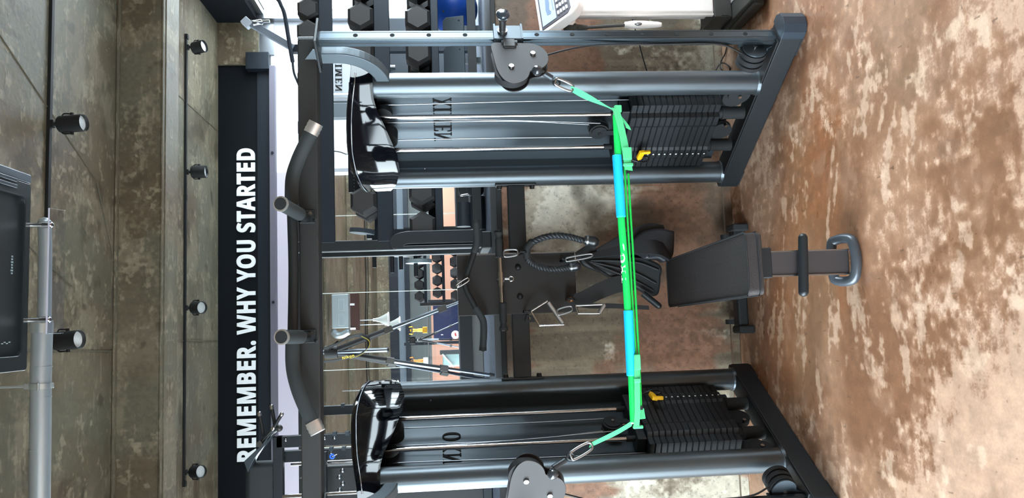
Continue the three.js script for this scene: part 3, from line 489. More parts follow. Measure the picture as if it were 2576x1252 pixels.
  part('side_lug', M(plate([[0, 0], [0.035, -0.01], [0.03, -0.04], [0, -0.05]], 0.008, 0.001, [disc(0.018, -0.022, 0.008)]).translate(-0.005, 1.135, -3.73)), frameMat, machine);
}

// ---------------------------------------------------------------- attachments hung on the board
const XW = V(1, 0, 0), ZW1 = V(0, 0, 1);
function carabiner(name, label, p, q, w, r, mat, parent, group) { // rounded link from p to q, w wide in the picture plane
  p = V(...p); q = V(...q); const d = q.clone().sub(p), n = V(-d.y, d.x, 0).normalize().multiplyScalar(w / 2), at = (t, s) => p.clone().addScaledVector(d, t).addScaledVector(n, s).toArray();
  const g = tube([at(0, -0.5), at(0.06, -0.9), at(0.5, -1), at(0.92, -0.75), at(1, 0), at(0.92, 0.75), at(0.5, 0.95), at(0.06, 0.75), at(0, 0.2)], r, 60, true, 8);
  if (parent) return part(name, g, mat, parent, label);
  return solo(name, g, mat, label, 'carabiner', group);
}
{ // cranked bar on the top hook
  const t = thing('curl_bar', 'black cranked curl bar hung by its middle at the top of the accessory board', 'cable bar', [0.187, 1.34, -3.62]);
  const z = -3.62;
  part('grip', tube([[0.472, 1.363, z], [0.42, 1.360, z], [0.37, 1.363, z], [0.335, 1.375, z]], 0.0165, 30, false, 14), grip, t);
  part('shaft', tube([[0.345, 1.371, z], [0.28, 1.394, z], [0.228, 1.414, z], [0.187, 1.424, z], [0.15, 1.416, z], [0.125, 1.404, z], [0.058, 1.37, z]], 0.0145, 40, false, 14), frameMat, t);
  part('grip', tube([[0.066, 1.374, z], [0.035, 1.355, z], [0.002, 1.342, z], [-0.05, 1.342, z], [-0.118, 1.348, z]], 0.0165, 30, false, 14), grip, t);
  part('end_cap', rod([0.468, 1.363, z], [0.484, 1.364, z], 0.0175), rubber, t); part('end_cap', rod([-0.114, 1.348, z], [-0.13, 1.349, z], 0.0175), rubber, t);
  part('hang_tab', M(plate([[-0.012, 0], [0.012, 0], [0.012, 0.024], [-0.012, 0.024]], 0.008, 0.002, [disc(0, 0.013, 0.006)]).translate(0.187, 1.432, z)), steel, t);
  carabiner('board_carabiner', 'small chrome carabiner on the hook at the top of the accessory board', [0.205, 1.405, -3.595], [0.172, 1.462, -3.60], 0.018, 0.0035, chrome);
}
{ // straight revolving bar
  const t = thing('straight_bar', 'straight revolving bar with chrome shaft and black ribbed grips across the accessory board', 'cable bar', [0.197, 1.24, -3.6]);
  const z = -3.6, Y = (x) => 1.2545 + (x - 0.2) * 0.02;
  part('shaft', rod([0.325, Y(0.325), z], [0.075, Y(0.075), z], 0.0105), chrome, t);
  part('swivel', M(rod([0.232, Y(0.232), z], [0.168, Y(0.168), z], 0.0155), rod([0.205, Y(0.2), z], [0.195, Y(0.2), z], 0.02), rod([0.2, 1.25, z], [0.2, 1.215, z], 0.006), new THREE.TorusGeometry(0.011, 0.0035, 8, 20).translate(0.2, 1.206, z)), chrome, t);
  for (const [a, b] of [[0.428, 0.3], [-0.04, 0.09]]) {
    const s = Math.sign(b - a), L = Math.abs(b - a), prof = [[0, 0], [0.02, 0], [0.021, 0.012], [0.013, 0.028], [0.014, 0.036], [0.0175, 0.044], [0.0175, L * 0.58], [0.015, L * 0.6], [0.0175, L * 0.63], [0.0175, L * 0.92], [0.0195, L * 0.94], [0.0195, L], [0, L]].map((p) => new THREE.Vector2(...p));
    part('grip', new THREE.LatheGeometry(prof, 24).rotateZ(-s * Math.PI / 2).translate(a, Y(a), z), rubber, t);
    part('end_screw', rod([a - s * 0.003, Y(a), z], [a + s * 0.012, Y(a), z], 0.008), steel, t);
  }
  carabiner('board_carabiner', 'silver carabiner hanging from the grip of the straight bar', [0.318, 1.238, -3.58], [0.322, 1.172, -3.585], 0.034, 0.0042, steel);
}
{ // triceps rope: three strands laid round a loop
  const t = thing('triceps_rope', 'twisted black triceps rope with rounded rubber ends hung in a loop', 'cable rope', [0.32, 0.80, -3.6]);
  const z = -3.6, path = curve([[0.35, 0.86, z], [0.372, 0.83 + 0.03, z], [0.39, 0.92, z], [0.398, 0.99, z], [0.386, 1.06, z], [0.357, 1.115, z], [0.325, 1.125, z - 0.02], [0.292, 1.12, z - 0.03], [0.262, 1.086, z - 0.03], [0.244, 1.03, z - 0.03], [0.241, 0.975, z - 0.03], [0.247, 0.925, z - 0.03]].slice(1));
  for (let s = 0; s < 3; s++) {
    const pts = [], n = 150, up = V(0, 0, 1);
    for (let k = 0; k <= n; k++) { const u = k / n, p = path.getPoint(u), tg = path.getTangent(u), nn = V(0, 0, 0).crossVectors(tg, up).normalize(), bb = V(0, 0, 0).crossVectors(tg, nn), a = u * 82 + s * 2.094; pts.push(p.addScaledVector(nn, 0.0078 * Math.cos(a)).addScaledVector(bb, 0.0078 * Math.sin(a)).toArray()); }
    part('strand', tube(pts, 0.0085, 300, false, 7), std({ color: 0x2a2f35, roughness: 0.5 }), t);
  }
  part('rope_collar', tube([[0.368, 1.105, z], [0.34, 1.126, z - 0.005], [0.305, 1.126, z - 0.02]], 0.0185, 16, false, 14), rubber, t);
  part('rope_end', M(rod([0.374, 0.85, z], [0.366, 0.81, z], 0.021, 0.027), ball(0.027, 0.365, 0.806, z)), phy({ color: 0x23272c, roughness: 0.35, clearcoat: 0.4 }), t);
  part('rope_end', M(rod([0.247, 0.925, z - 0.03], [0.251, 0.895, z - 0.03], 0.02, 0.024), ball(0.024, 0.252, 0.89, z - 0.03)), phy({ color: 0x23272c, roughness: 0.35, clearcoat: 0.4 }), t);
  part('ferrule', M(rod([0.372, 0.842, z], [0.371, 0.834, z], 0.0255, 0.027), rod([0.2475, 0.919, z - 0.03], [0.248, 0.912, z - 0.03], 0.0225)), steel, t);
  carabiner('board_carabiner', 'long silver snap link joining the rope and the black slings', [0.281, 0.945, -3.585], [0.30, 0.815, -3.59], 0.02, 0.0042, steel);
}
{ // pair of padded hanging slings
  const t = thing('ab_sling', 'black padded fabric slings hanging folded from the board above the bench', 'sling', [0.27, 0.40, -3.62]);
  const bag = (pts, d, z) => plate(new THREE.Shape(new THREE.SplineCurve(pts.map((p) => new THREE.Vector2(...p))).getPoints(60)), d, 0.012).translate(0, 0, z);
  part('sling_loop', M(strip([[0.292, 0.86, -3.66], [0.325, 0.76, -3.68], [0.372, 0.62, -3.69], [0.40, 0.50, -3.70], [0.39, 0.42, -3.70]], (u) => 0.010 + 0.05 * Math.sin(Math.min(1, u * 1.25) * Math.PI / 2) ** 2, 0.012, (u) => V(0.95, 0.2, 0.35 - 0.5 * u)),
    strip([[0.292, 0.86, -3.63], [0.31, 0.74, -3.60], [0.325, 0.62, -3.575], [0.325, 0.52, -3.56], [0.305, 0.43, -3.66]], (u) => 0.008 + 0.045 * u, 0.01, (u) => V(0.9, 0.25, -0.35))), fabric, t);
  part('sling_pad', bag([[0.405, 0.40], [0.418, 0.47], [0.405, 0.545], [0.36, 0.60], [0.30, 0.63], [0.285, 0.56], [0.29, 0.48], [0.275, 0.445], [0.295, 0.415], [0.34, 0.405], [0.405, 0.40]], 0.07, -3.70), std({ color: 0x20242b, roughness: 0.55 }), t);
  part('sling_pad', bag([[0.285, 0.85], [0.262, 0.83], [0.225, 0.74], [0.175, 0.63], [0.122, 0.54], [0.112, 0.50], [0.14, 0.487], [0.19, 0.48], [0.238, 0.475], [0.27, 0.53], [0.305, 0.60], [0.308, 0.70], [0.30, 0.80], [0.285, 0.85]], 0.05, -3.69), std({ color: 0x191c20, roughness: 0.6 }), t);
  for (const pts of [[[0.275, 0.82, -3.66], [0.25, 0.72, -3.658], [0.215, 0.60, -3.658], [0.16, 0.50, -3.658]], [[0.28, 0.81, -3.66], [0.275, 0.70, -3.658], [0.262, 0.58, -3.658], [0.225, 0.485, -3.658]], [[0.265, 0.80, -3.66], [0.222, 0.70, -3.658], [0.17, 0.59, -3.658], [0.125, 0.515, -3.658]]]) part('fold', tube(pts, 0.006, 24, false, 8), fabric, t);
  part('web_strap', M(strip([[0.288, 0.865, -3.6], [0.27, 0.84, -3.63], [0.245, 0.80, -3.655], [0.2, 0.73, -3.66]], 0.012, 0.004, () => V(0.8, 0.5, 0)), strip([[0.295, 0.89, -3.62], [0.33, 0.83, -3.63], [0.335, 0.79, -3.63]], 0.022, 0.006, () => V(1, 0.2, 0.2))), nylon, t);
  part('buckle', M(cbox(0.02, 0.014, 0.01, 0.296, 0.535, -3.66, 0.003)), steel, t);
}
{ // long strap with its loop and pin
  const t = thing('ankle_strap', 'long narrow black strap hooked on a brass stud at the lower left of the board', 'strap', [0.09, 0.5, -3.65]);
  const z = -3.655;
  part('webbing', M(strip([[0.085, 0.905, z], [0.10, 0.85, z], [0.13, 0.78, z], [0.158, 0.70, z], [0.168, 0.62, z]], (u) => 0.034 + 0.01 * u, 0.008, (u) => V(1, 0.55, 0)), strip([[0.075, 0.90, z], [0.062, 0.82, z], [0.058, 0.72, z], [0.05, 0.62, z], [0.043, 0.54, z]], (u) => 0.014 - 0.004 * u, 0.006, () => V(1, 0.1, 0))), nylon, t);
  part('stud', M(rod([0.094, 0.923, -3.70], [0.094, 0.923, -3.62], 0.012, 0.014, 14), ball(0.014, 0.094, 0.923, -3.62, 12)), std({ color: 0x9a6f4a, roughness: 0.35, metalness: 0.8 }), t, 'brass stud');
  part('pin', M(rod([0.112, 0.575, -3.62], [0.05, 0.505, -3.61], 0.0155), ball(0.0155, 0.05, 0.505, -3.61, 12)), frameMat, t);
}
function dHandle(label, a, b, c, d, w) { // stirrup a-b-c-d closed by a grip from c to d
  const t = thing('stirrup_handle', label, 'cable handle', [(a[0] + c[0]) / 2, Math.min(a[1], b[1], c[1], d[1]), a[2]]);
  part('frame', M(rod(a, b, w), ball(w, ...a, 10), ball(w, ...b, 10), rod(a, d, w), ball(w, ...d, 10), rod(b, c, w), ball(w, ...c, 10)), chrome, t);
  part('grip', rod(V(...c).lerp(V(...d), 0.06), V(...c).lerp(V(...d), 0.94), w * 2.1, w * 2.1, 18), std({ color: 0xc9ced2, roughness: 0.28, metalness: 0.9 }), t);
}
dHandle('open chrome stirrup handle tilted at the left corner of the accessory board', [0.045, 1.118, -3.6], [-0.024, 1.082, -3.595], [-0.023, 0.966, -3.59], [0.09, 1.04, -3.595], 0.005);
dHandle('chrome stirrup handle hanging upright below the tilted one', [0.064, 0.905, -3.6], [0.027, 0.895, -3.6], [0.024, 0.795, -3.595], [0.066, 0.768, -3.595], 0.005);
carabiner('board_carabiner', 'silver snap hook linking the two chrome stirrup handles', [0.035, 0.995, -3.58], [0.052, 0.925, -3.585], 0.03, 0.004, steel);

// ---------------------------------------------------------------- green resistance bar slung between the two carriages
function endLink(s, label, group) { // cable end, from the stop ball down to the strap
  const t = thing('cable_end', label, 'cable end', s > 0 ? [0.98, 1.03, -2.98] : [-0.545, 1.03, -2.98], group);
  const p = s > 0 ? [[1.0, 1.138, -2.955], [0.965, 1.065, -2.98], [0.95, 1.045, -2.99]] : [[-0.562, 1.138, -2.955], [-0.535, 1.075, -2.98], [-0.522, 1.05, -2.99]];
  part('cable', rod(p[0], V(...p[0]).lerp(V(...p[1]), 0.25), 0.0045), cableMat, t);
  part('socket', M(rod(V(...p[0]).lerp(V(...p[1]), 0.22), p[1], 0.0115, 0.0125, 6)), phy({ color: 0x3a4046, roughness: 0.4, metalness: 0.4 }), t);
  part('eye', new THREE.TorusGeometry(0.013, 0.0045, 8, 24).rotateZ(0.4).translate(...p[2]), frameMat, t);
}
endLink(1, 'black cable socket and eye under the right-hand stop ball', 'cable sockets'); endLink(-1, 'black cable socket and eye under the left-hand stop ball', 'cable sockets');
carabiner('snap_link', 'silver carabiner holding the right end of the green strap', [0.955, 1.05, -2.985], [0.925, 0.978, -3.0], 0.032, 0.0055, steel, null, 'carabiners on the cable ends');
carabiner('snap_link', 'silver carabiner holding the left end of the green strap', [-0.522, 1.05, -2.985], [-0.485, 0.965, -3.0], 0.036, 0.0055, steel, null, 'carabiners on the cable ends');
{
  const t = thing('resistance_bar', 'bright green resistance bar with blue foam grips slung between the two carriages', 'exercise bar', [0.2, 0.76, -3.0]);
  const z = -3.0, B = (x) => 0.797 + 0.012 * Math.max(0, (x - 0.1) / 0.6) ** 1;
  part('bar', tube([[0.81, 0.806, z], [0.66, 0.806, z], [0.40, 0.806, z], [0.2, 0.80, z], [0.0, 0.797, z], [-0.2, 0.795, z], [-0.40, 0.796, z]], 0.0145, 60, false, 18), green, t);
  for (const [a, b] of [[0.652, 0.398], [0.028, -0.228]]) {
    const L = a - b, prof = [[0.014, 0], [0.018, 0.001], [0.019, 0.006], [0.019, L - 0.006], [0.018, L - 0.001], [0.014, L]].map((p) => new THREE.Vector2(...p));
    part('foam_grip', new THREE.LatheGeometry(prof, 26).rotateZ(-Math.PI / 2 + (B(a) - B(b)) / L).translate(b, a > 0.3 ? 0.806 : 0.796, z), cyan, t);
  }
  part('end_plug', M(rod([0.806, 0.806, z], [0.826, 0.805, z], 0.0125), rod([-0.396, 0.796, z], [-0.412, 0.796, z], 0.0125)), cream, t);
  { // white print that wraps over the top of the bar; only its lower half faces the viewer
    const w = words('THOD', 0.026, 0.0006), k = 0.165 / w.width;
    for (const { g } of w.list) { const q = norm(g.scale(k, 1, 1)), p = q.attributes.position; for (let i = 0; i < p.count; i++) { const a = p.getY(i) / 0.0149 + 0.12, r = 0.0149 + p.getZ(i); p.setY(i, r * Math.sin(a)); p.setZ(i, r * Math.cos(a)); } q.computeVertexNormals(); part('print', q.translate(0.135, 0.8005, z), white, t, 'white printed letter'); }
  }
  const Y = () => V(0, 1, 0.2);
  part('strap', strip([[0.926, 0.985, z], [0.90, 0.935, z], [0.87, 0.875, z], [0.835, 0.815, z + 0.004]], (u) => 0.006 + 0.013 * Math.sin(Math.PI * Math.min(1, 0.15 + u)) , 0.0025, (u) => V(0.75, 0.2 + 0.5 * u, 0.6 - 0.5 * u)), webbing, t);
  part('strap', strip([[-0.486, 0.972, z], [-0.465, 0.92, z], [-0.44, 0.86, z], [-0.408, 0.80, z + 0.004]], (u) => 0.011 + 0.004 * u, 0.0025, () => V(0.9, -0.42, 0.1)), webbing, t);
  // webbing loops and stitched tabs at both ends
  part('strap', strip([[0.838, 0.812, z + 0.018], [0.80, 0.802, z + 0.02], [0.72, 0.787, z + 0.02], [0.64, 0.776, z + 0.02], [0.585, 0.770, z + 0.018]], (u) => 0.0145 + 0.002 * u, 0.003, () => V(0.12, 1, 0.15)), webbing, t);
  part('keeper', M(cbox(0.05, 0.036, 0.012, 0.652, 0.774, z + 0.022, 0.003), cbox(0.012, 0.04, 0.014, 0.607, 0.772, z + 0.02, 0.003)), webbing, t);
  part('tab', M(strip([[0.84, 0.815, z + 0.01], [0.81, 0.79, z], [0.775, 0.765, z], [0.757, 0.758, z]], 0.011, 0.003, () => V(0.5, 1, 0)), cbox(0.03, 0.03, 0.02, 0.838, 0.80, z + 0.008, 0.005)), webbing, t);
  part('strap', strip([[-0.42, 0.79, z + 0.018], [-0.36, 0.784, z + 0.02], [-0.28, 0.781, z + 0.02], [-0.165, 0.775, z + 0.018]], 0.0115, 0.003, () => V(0, 1, 0.15)), webbing, t);
  part('keeper', M(cbox(0.06, 0.025, 0.01, -0.175, 0.774, z + 0.02, 0.004), cbox(0.015, 0.026, 0.012, -0.245, 0.779, z + 0.022, 0.003)), webbing, t);
  part('tab', M(beam([-0.355, 0.765, z], [-0.395, 0.762, z + 0.006], 0.026, 0.006, 0.002), cbox(0.012, 0.04, 0.018, -0.424, 0.782, z + 0.01, 0.004)), webbing, t);
  const cord = std({ color: 0x0fb043, roughness: 0.45 });
  part('elastic_cord', tube([[0.58, 0.768, z], [0.40, 0.7665, z], [0.235, 0.7645, z], [0.0, 0.763, z], [-0.2, 0.762, z], [-0.35, 0.763, z]], 0.0044, 60, false, 10), cord, t);
  part('elastic_cord', tube([[0.75, 0.778, z - 0.012], [0.6, 0.781, z - 0.004], [0.40, 0.7805, z], [0.235, 0.7785, z], [0.0, 0.776, z], [-0.15, 0.774, z]], 0.0044, 60, false, 10), cord, t);
  part('cord_end', M(rod([0.575, 0.768, z], [0.592, 0.768, z], 0.0062), rod([-0.345, 0.763, z], [-0.36, 0.763, z], 0.0062), rod([-0.145, 0.776, z], [-0.16, 0.775, z], 0.0062)), rubber, t);
}

// ---------------------------------------------------------------- bench
{
  const t = thing('weight_bench', 'black padded flat bench under the green bar, its foot end towards the viewer', 'bench', [0.178, 0, -3.15]);
  const s = new THREE.Shape([[-0.105, 0], [0.105, 0], [0.112, 0.99], [0.105, 1.0], [-0.095, 1.02], [-0.11, 1.0]].map((p) => new THREE.Vector2(...p)));
  const shape = (() => { const q = new THREE.Shape(), w0 = 0.117, w1 = 0.116, L = 1.015, r = 0.03; q.moveTo(-w0 + r, 0); q.lineTo(w0 - r, 0); q.quadraticCurveTo(w0, 0, w0, r); q.lineTo(w1, L - r); q.quadraticCurveTo(w1, L, w1 - r, L); q.lineTo(-w1 + r, L); q.quadraticCurveTo(-w1, L, -w1, L - r); q.lineTo(-w0, r); q.quadraticCurveTo(-w0, 0, -w0 + r, 0); return q; })();
  const pad = (d, bv, y) => new THREE.ExtrudeGeometry(shape, { depth: d - 2 * bv, bevelEnabled: true, bevelSize: 0, bevelThickness: bv, bevelOffset: -bv * 0.6, bevelSegments: 3, curveSegments: 10 }).rotateX(-Math.PI / 2).rotateY(0.02).translate(0.176, y, -2.645);
  const P = part('pad', metres(M(pad(0.055, 0.008, 0.393))), padMat, t);
  part('piping', (() => { const pts = shape.getPoints(8).map((p) => [p.x * 0.97, 0, -p.y]); const g = tube(pts, 0.003, 160, true, 6, 0.1); return M(g.clone().translate(0, 0.441, 0), g.translate(0, 0.398, 0)).rotateY(0.02).translate(0.176, 0, -2.645); })(), fabric, P);
  part('pad_base', box(0.075, 0.28, 0.375, 0.387, -3.62, -2.67), black, t);
  part('spine', beam([0.176, 0.35, -3.55], [0.176, 0.35, -2.75], 0.05, 0.05, 0.004), frameMat, t);
  part('rear_leg', beam([0.176, 0.34, -3.45], [0.176, 0.06, -3.74], 0.05, 0.05, 0.004), frameMat, t);
  part('rear_foot', M(box(-0.09, 0.44, 0.02, 0.075, -3.79, -3.72, 0.012)), frameMat, t);
  for (const [a, b] of [[-0.098, -0.06], [0.41, 0.448]]) part('foot_end', box(a, b, 0.0, 0.08, -3.80, -3.70, 0.01), rubber, t);
  for (const x of [-0.04, 0.39]) part('transport_wheel', rod([x - 0.012, 0.085, -3.80], [x + 0.012, 0.085, -3.80], 0.026, undefined, 18), rubber, t);
  part('front_sleeve', M(box(0.125, 0.235, 0.325, 0.388, -2.745, -2.705, 0.004)), frameMat, t);
  part('front_leg', M(box(0.132, 0.22, 0.03, 0.35, -2.73, -2.71, 0.003)), phy({ color: 0x383334, roughness: 0.5 }), t);
  for (const x of [0.1315, 0.2205]) part('leg_edge', box(x - 0.0025, x + 0.0025, 0.03, 0.35, -2.732, -2.706), steel, t);
  part('foot_roller', M(rod([0.266, 0.212, -2.685], [0.07, 0.226, -2.68], 0.0165, 0.018, 22), ball(0.018, 0.07, 0.226, -2.68), ball(0.0165, 0.266, 0.212, -2.685)), frameMat, t);
  part('front_foot', tube([[0.26, 0.05, -2.76], [0.262, 0.03, -2.715], [0.245, 0.022, -2.69], [0.185, 0.019, -2.68], [0.125, 0.022, -2.69], [0.106, 0.03, -2.715], [0.108, 0.05, -2.76], [0.13, 0.06, -2.775], [0.24, 0.06, -2.775]], 0.0185, 70, true, 16), phy({ color: 0x4a4f56, roughness: 0.35, metalness: 0.4 }), t, 'curved tube hoop foot');
}

// ---------------------------------------------------------------- body scale on the right
{
  const t = thing('body_scale', 'white body composition scale with a keypad console standing by the parapet', 'scale', [1.60, 0, -3.5]);
  part('column', M(box(1.472, 1.80, 0.165, 0.86, -3.585, -3.55, 0.012), box(1.462, 1.476, 0.165, 0.84, -3.58, -3.558, 0.003), box(1.50, 1.78, 0.165, 0.86, -3.70, -3.58)), cream, t);
  part('column_foot', M(box(1.45, 1.78, 0.075, 0.165, -3.76, -3.55, 0.006), box(1.455, 1.47, 0.1, 0.13, -3.58, -3.54)), darkPlastic, t);
  part('platform', M(box(1.43, 1.88, 0.012, 0.075, -3.74, -3.28, 0.012), box(1.41, 1.45, 0.012, 0.06, -3.72, -3.31, 0.01)), darkPlastic, t);
  for (const x of [1.52, 1.68]) part('electrode', box(x, x + 0.12, 0.074, 0.079, -3.66, -3.36, 0.002), std({ color: 0xd3cdd2, roughness: 0.3, metalness: 0.6 }), t);
  // console tilted towards its user on the platform
  const ex = V(0.196, 0.005, -0.10).normalize(), ez = V(0.0147, 0.032, 0.030).normalize(), ey = V(0, 0, 0).crossVectors(ez, ex).normalize(); ex.crossVectors(ey, ez);
  const basis = new THREE.Matrix4().makeBasis(ex, ey, ez).setPosition(1.374, 1.02, -3.56), T = (g) => M(g).applyMatrix4(basis);
  const con = new THREE.Shape(); con.moveTo(0.02, 0.004); con.lineTo(0.38, 0.004); con.quadraticCurveTo(0.40, 0, 0.40, -0.03); con.lineTo(0.40, -0.17); con.quadraticCurveTo(0.39, -0.215, 0.34, -0.215); con.lineTo(0.05, -0.215); con.quadraticCurveTo(0.004, -0.21, 0.002, -0.16); con.lineTo(0, -0.02); con.quadraticCurveTo(0, 0.002, 0.02, 0.004);
  part('console', T(plate(con, 0.05, 0.008).translate(0, 0, -0.025)), cream, t);
  const bez = new THREE.Shape([[0.012, -0.008], [0.388, -0.008], [0.388, -0.16], [0.36, -0.18], [0.035, -0.18], [0.012, -0.16]].map((v) => new THREE.Vector2(...v)));
  part('bezel', T(plate(bez, 0.004, 0.001).translate(0, 0, 0.001)), std({ color: 0x39343d, roughness: 0.4 }), t);
  part('screen', T(plate([[0.028, -0.016], [0.372, -0.016], [0.372, -0.098], [0.028, -0.098]], 0.003).translate(0, 0, 0.0035)), std({ color: 0xa9bacb, roughness: 0.25 }), t, 'pale blue screen');
  part('screen_picture', T(M(plate([[0.08, -0.05], [0.12, -0.045], [0.19, -0.05], [0.22, -0.066], [0.16, -0.072], [0.11, -0.066], [0.09, -0.074], [0.075, -0.07]], 0.001).translate(0, 0, 0.0055), plate([[0.09, -0.086], [0.17, -0.086], [0.17, -0.09], [0.09, -0.09]], 0.001).translate(0, 0, 0.0055))), std({ color: 0x6d7f99, roughness: 0.3 }), t);
  for (let r = 0; r < 4; r++) for (let c = 0; c < 7; c++) part('key', T(cbox(0.024, 0.0115, 0.006, 0.05 + c * 0.044, -0.112 - r * 0.0165, 0.005, 0.002)), std({ color: 0xd5d6de, roughness: 0.4 }), t);
  part('neck', M(box(1.52, 1.74, 0.82, 0.93, -3.64, -3.57, 0.015)), darkPlastic, t);
  part('arm_hub', M(rod([1.45, 0.885, -3.55], [1.38, 0.885, -3.55], 0.03, 0.026, 24)), cream, t);
  part('arm_collar', M(rod([1.40, 0.885, -3.552], [1.372, 0.885, -3.552], 0.031, 0.028, 24), ball(0.022, 1.395, 0.865, -3.545)), darkPlastic, t);
  part('hand_arm', M(rod([1.395, 0.87, -3.55], [1.398, 0.80, -3.55], 0.021, 0.011), rod([1.398, 0.81, -3.55], [1.41, 0.61, -3.55], 0.0075)), darkPlastic, t);
  { const prof = [[0, 0], [0.010, 0.002], [0.014, 0.02], [0.019, 0.09], [0.0195, 0.14], [0.014, 0.183], [0, 0.186]].map((p) => new THREE.Vector2(...p)); const h = part('hand_electrode', new THREE.LatheGeometry(prof, 22).translate(1.411, 0.432, -3.55), cream, t, 'white hand grip'); part('thumb_button', new THREE.SphereGeometry(0.011, 16, 10).scale(0.8, 1.8, 0.8).translate(1.409, 0.553, -3.534), steel, h); }
  solo('power_cord', M(tube([[1.46, 0.18, -3.7], [1.44, 0.17, -3.75], [1.44, 0.11, -3.82], [1.45, 0.06, -3.86], [1.45, 0.02, -3.80], [1.41, 0.006, -3.78]], 0.003, 50, false, 6), tube([[1.42, 0.006, -3.78], [1.40, 0.006, -3.82], [1.37, 0.006, -3.86], [1.34, 0.02, -3.885], [1.30, 0.03, -3.87], [1.26, 0.008, -3.84], [1.28, 0.006, -3.80], [1.33, 0.02, -3.88], [1.28, 0.05, -3.895], [1.24, 0.01, -3.87]], 0.0035, 80, false, 6)), cableMat, 'thin black cord tangled on the floor against the wall near the scale', 'cord');
}

// ---------------------------------------------------------------- dumbbell rack on the platform
{
  const t = thing('dumbbell_rack', 'black three-tier dumbbell rack standing on the platform behind the right tower', 'rack', [1.6, LED, -4.75]);
  for (const [a, b, z] of [[2.162, 2.242, -4.60], [1.818, 1.912, -4.60], [1.52, 1.567, -4.60]]) {
    part('shelf_rail', M(box(0.5, 2.75, a, b, z - 0.02, z + 0.004, 0.004), box(0.5, 2.75, b - 0.012, b - 0.002, z - 0.38, z)), blueSteel, t);
    part('shelf_back', box(0.5, 2.75, b, b + 0.05, z - 0.38, z - 0.36, 0.003), blueSteel, t);
  }
  part('end_post', box(0.448, 0.512, 1.30, 2.39, -4.66, -4.60, 0.006), frameMat, t);
  part('end_post', box(2.76, 2.83, 1.27, 2.39, -4.66, -4.60, 0.006), frameMat, t);
  for (const [a, b] of [[0.448, 0.512], [2.76, 2.83]]) part('rear_post', box(a, b, 1.27, 2.39, -5.02, -4.97, 0.006), frameMat, t);
  { const s = new THREE.Shape(); s.moveTo(0.448, 1.30); s.lineTo(0.448, 1.80); s.quadraticCurveTo(0.452, 1.835, 0.50, 1.833); s.quadraticCurveTo(0.545, 1.82, 0.548, 1.70); s.lineTo(0.548, 1.30); s.closePath(); const h = new THREE.Path(); h.moveTo(0.462, 1.32); h.lineTo(0.478, 1.32); h.lineTo(0.478, 1.72); h.quadraticCurveTo(0.475, 1.765, 0.462, 1.76); h.closePath(); s.holes.push(h);
    part('end_foot', plate(s, 0.06, 0.004).translate(0, 0, -4.56), frameMat, t, 'rounded end leg with a slot'); }
  part('base_rail', M(box(0.43, 0.53, LED, 1.30, -4.99, -4.45, 0.008), box(2.74, 2.85, LED, 1.30, -4.99, -4.45, 0.008), box(0.5, 2.75, 1.275, 1.33, -4.98, -4.93)), black, t);
}
const hexGeo = (() => { // hex head, flat on top and bottom, seen end-on
  const pr = (r0, r1, L, z) => new THREE.CylinderGeometry(r0, r1, L, 6).rotateX(Math.PI / 2).rotateZ(Math.PI / 6).translate(0, 0, z);
  return M(pr(0.068, 0.088, 0.022, 0.011), pr(0.088, 0.088, 0.10, -0.05), pr(0.088, 0.068, 0.022, -0.111)).toNonIndexed ? M(pr(0.068, 0.088, 0.022, 0.011), pr(0.088, 0.088, 0.10, -0.05), pr(0.088, 0.068, 0.022, -0.111)) : null;
})();
{ const g = hexGeo; g.deleteAttribute('normal'); g.computeVertexNormals(); }
const handleGeo = rod([0, 0, -0.122], [0, 0, -0.25], 0.016, 0.016, 14);
function dumbbell(x, y, z, k, label, group) {
  const t = thing('hex_dumbbell', label, 'dumbbell', [x, y, z], group);
  for (const [n, g, m, dz] of [['head', hexGeo, dbMat, 0], ['head', hexGeo, dbMat, -0.25], ['handle', handleGeo, steel, 0]]) { const q = new THREE.Mesh(g, m); q.name = n; q.position.z = dz; t.add(q); }
  t.scale.setScalar(k); return t;
}
{
  const nth = ['first', 'second', 'third', 'fourth', 'fifth', 'sixth', 'seventh', 'eighth', 'ninth', 'tenth', 'eleventh', 'twelfth', 'thirteenth', 'fourteenth', 'fifteenth', 'sixteenth'];
  const rows = [['bottom', 1.644, [0.587, 0.796, 1.01, 1.223, 1.437, 1.65, 1.863, 2.07]], ['middle', 1.9885, [0.743, 0.97, 1.197, 1.42, 1.647, 1.877, 2.08]], ['top', 2.3125, [0.60, 0.748, 0.896, 1.044, 1.192, 1.34, 1.488, 1.636, 1.784, 1.932, 2.08]]];
  for (const [nm, y, xs] of rows) xs.forEach((x, k) => dumbbell(x, y + (nm === 'top' ? -0.008 : 0), -4.57 + (nm === 'top' ? -0.02 * (k % 2) : 0), nm === 'top' ? 0.82 : 1, `black hex dumbbell on the ${nm} shelf of the rack, ${nth[k]} from the left`, 'dumbbells on the platform rack'));
}
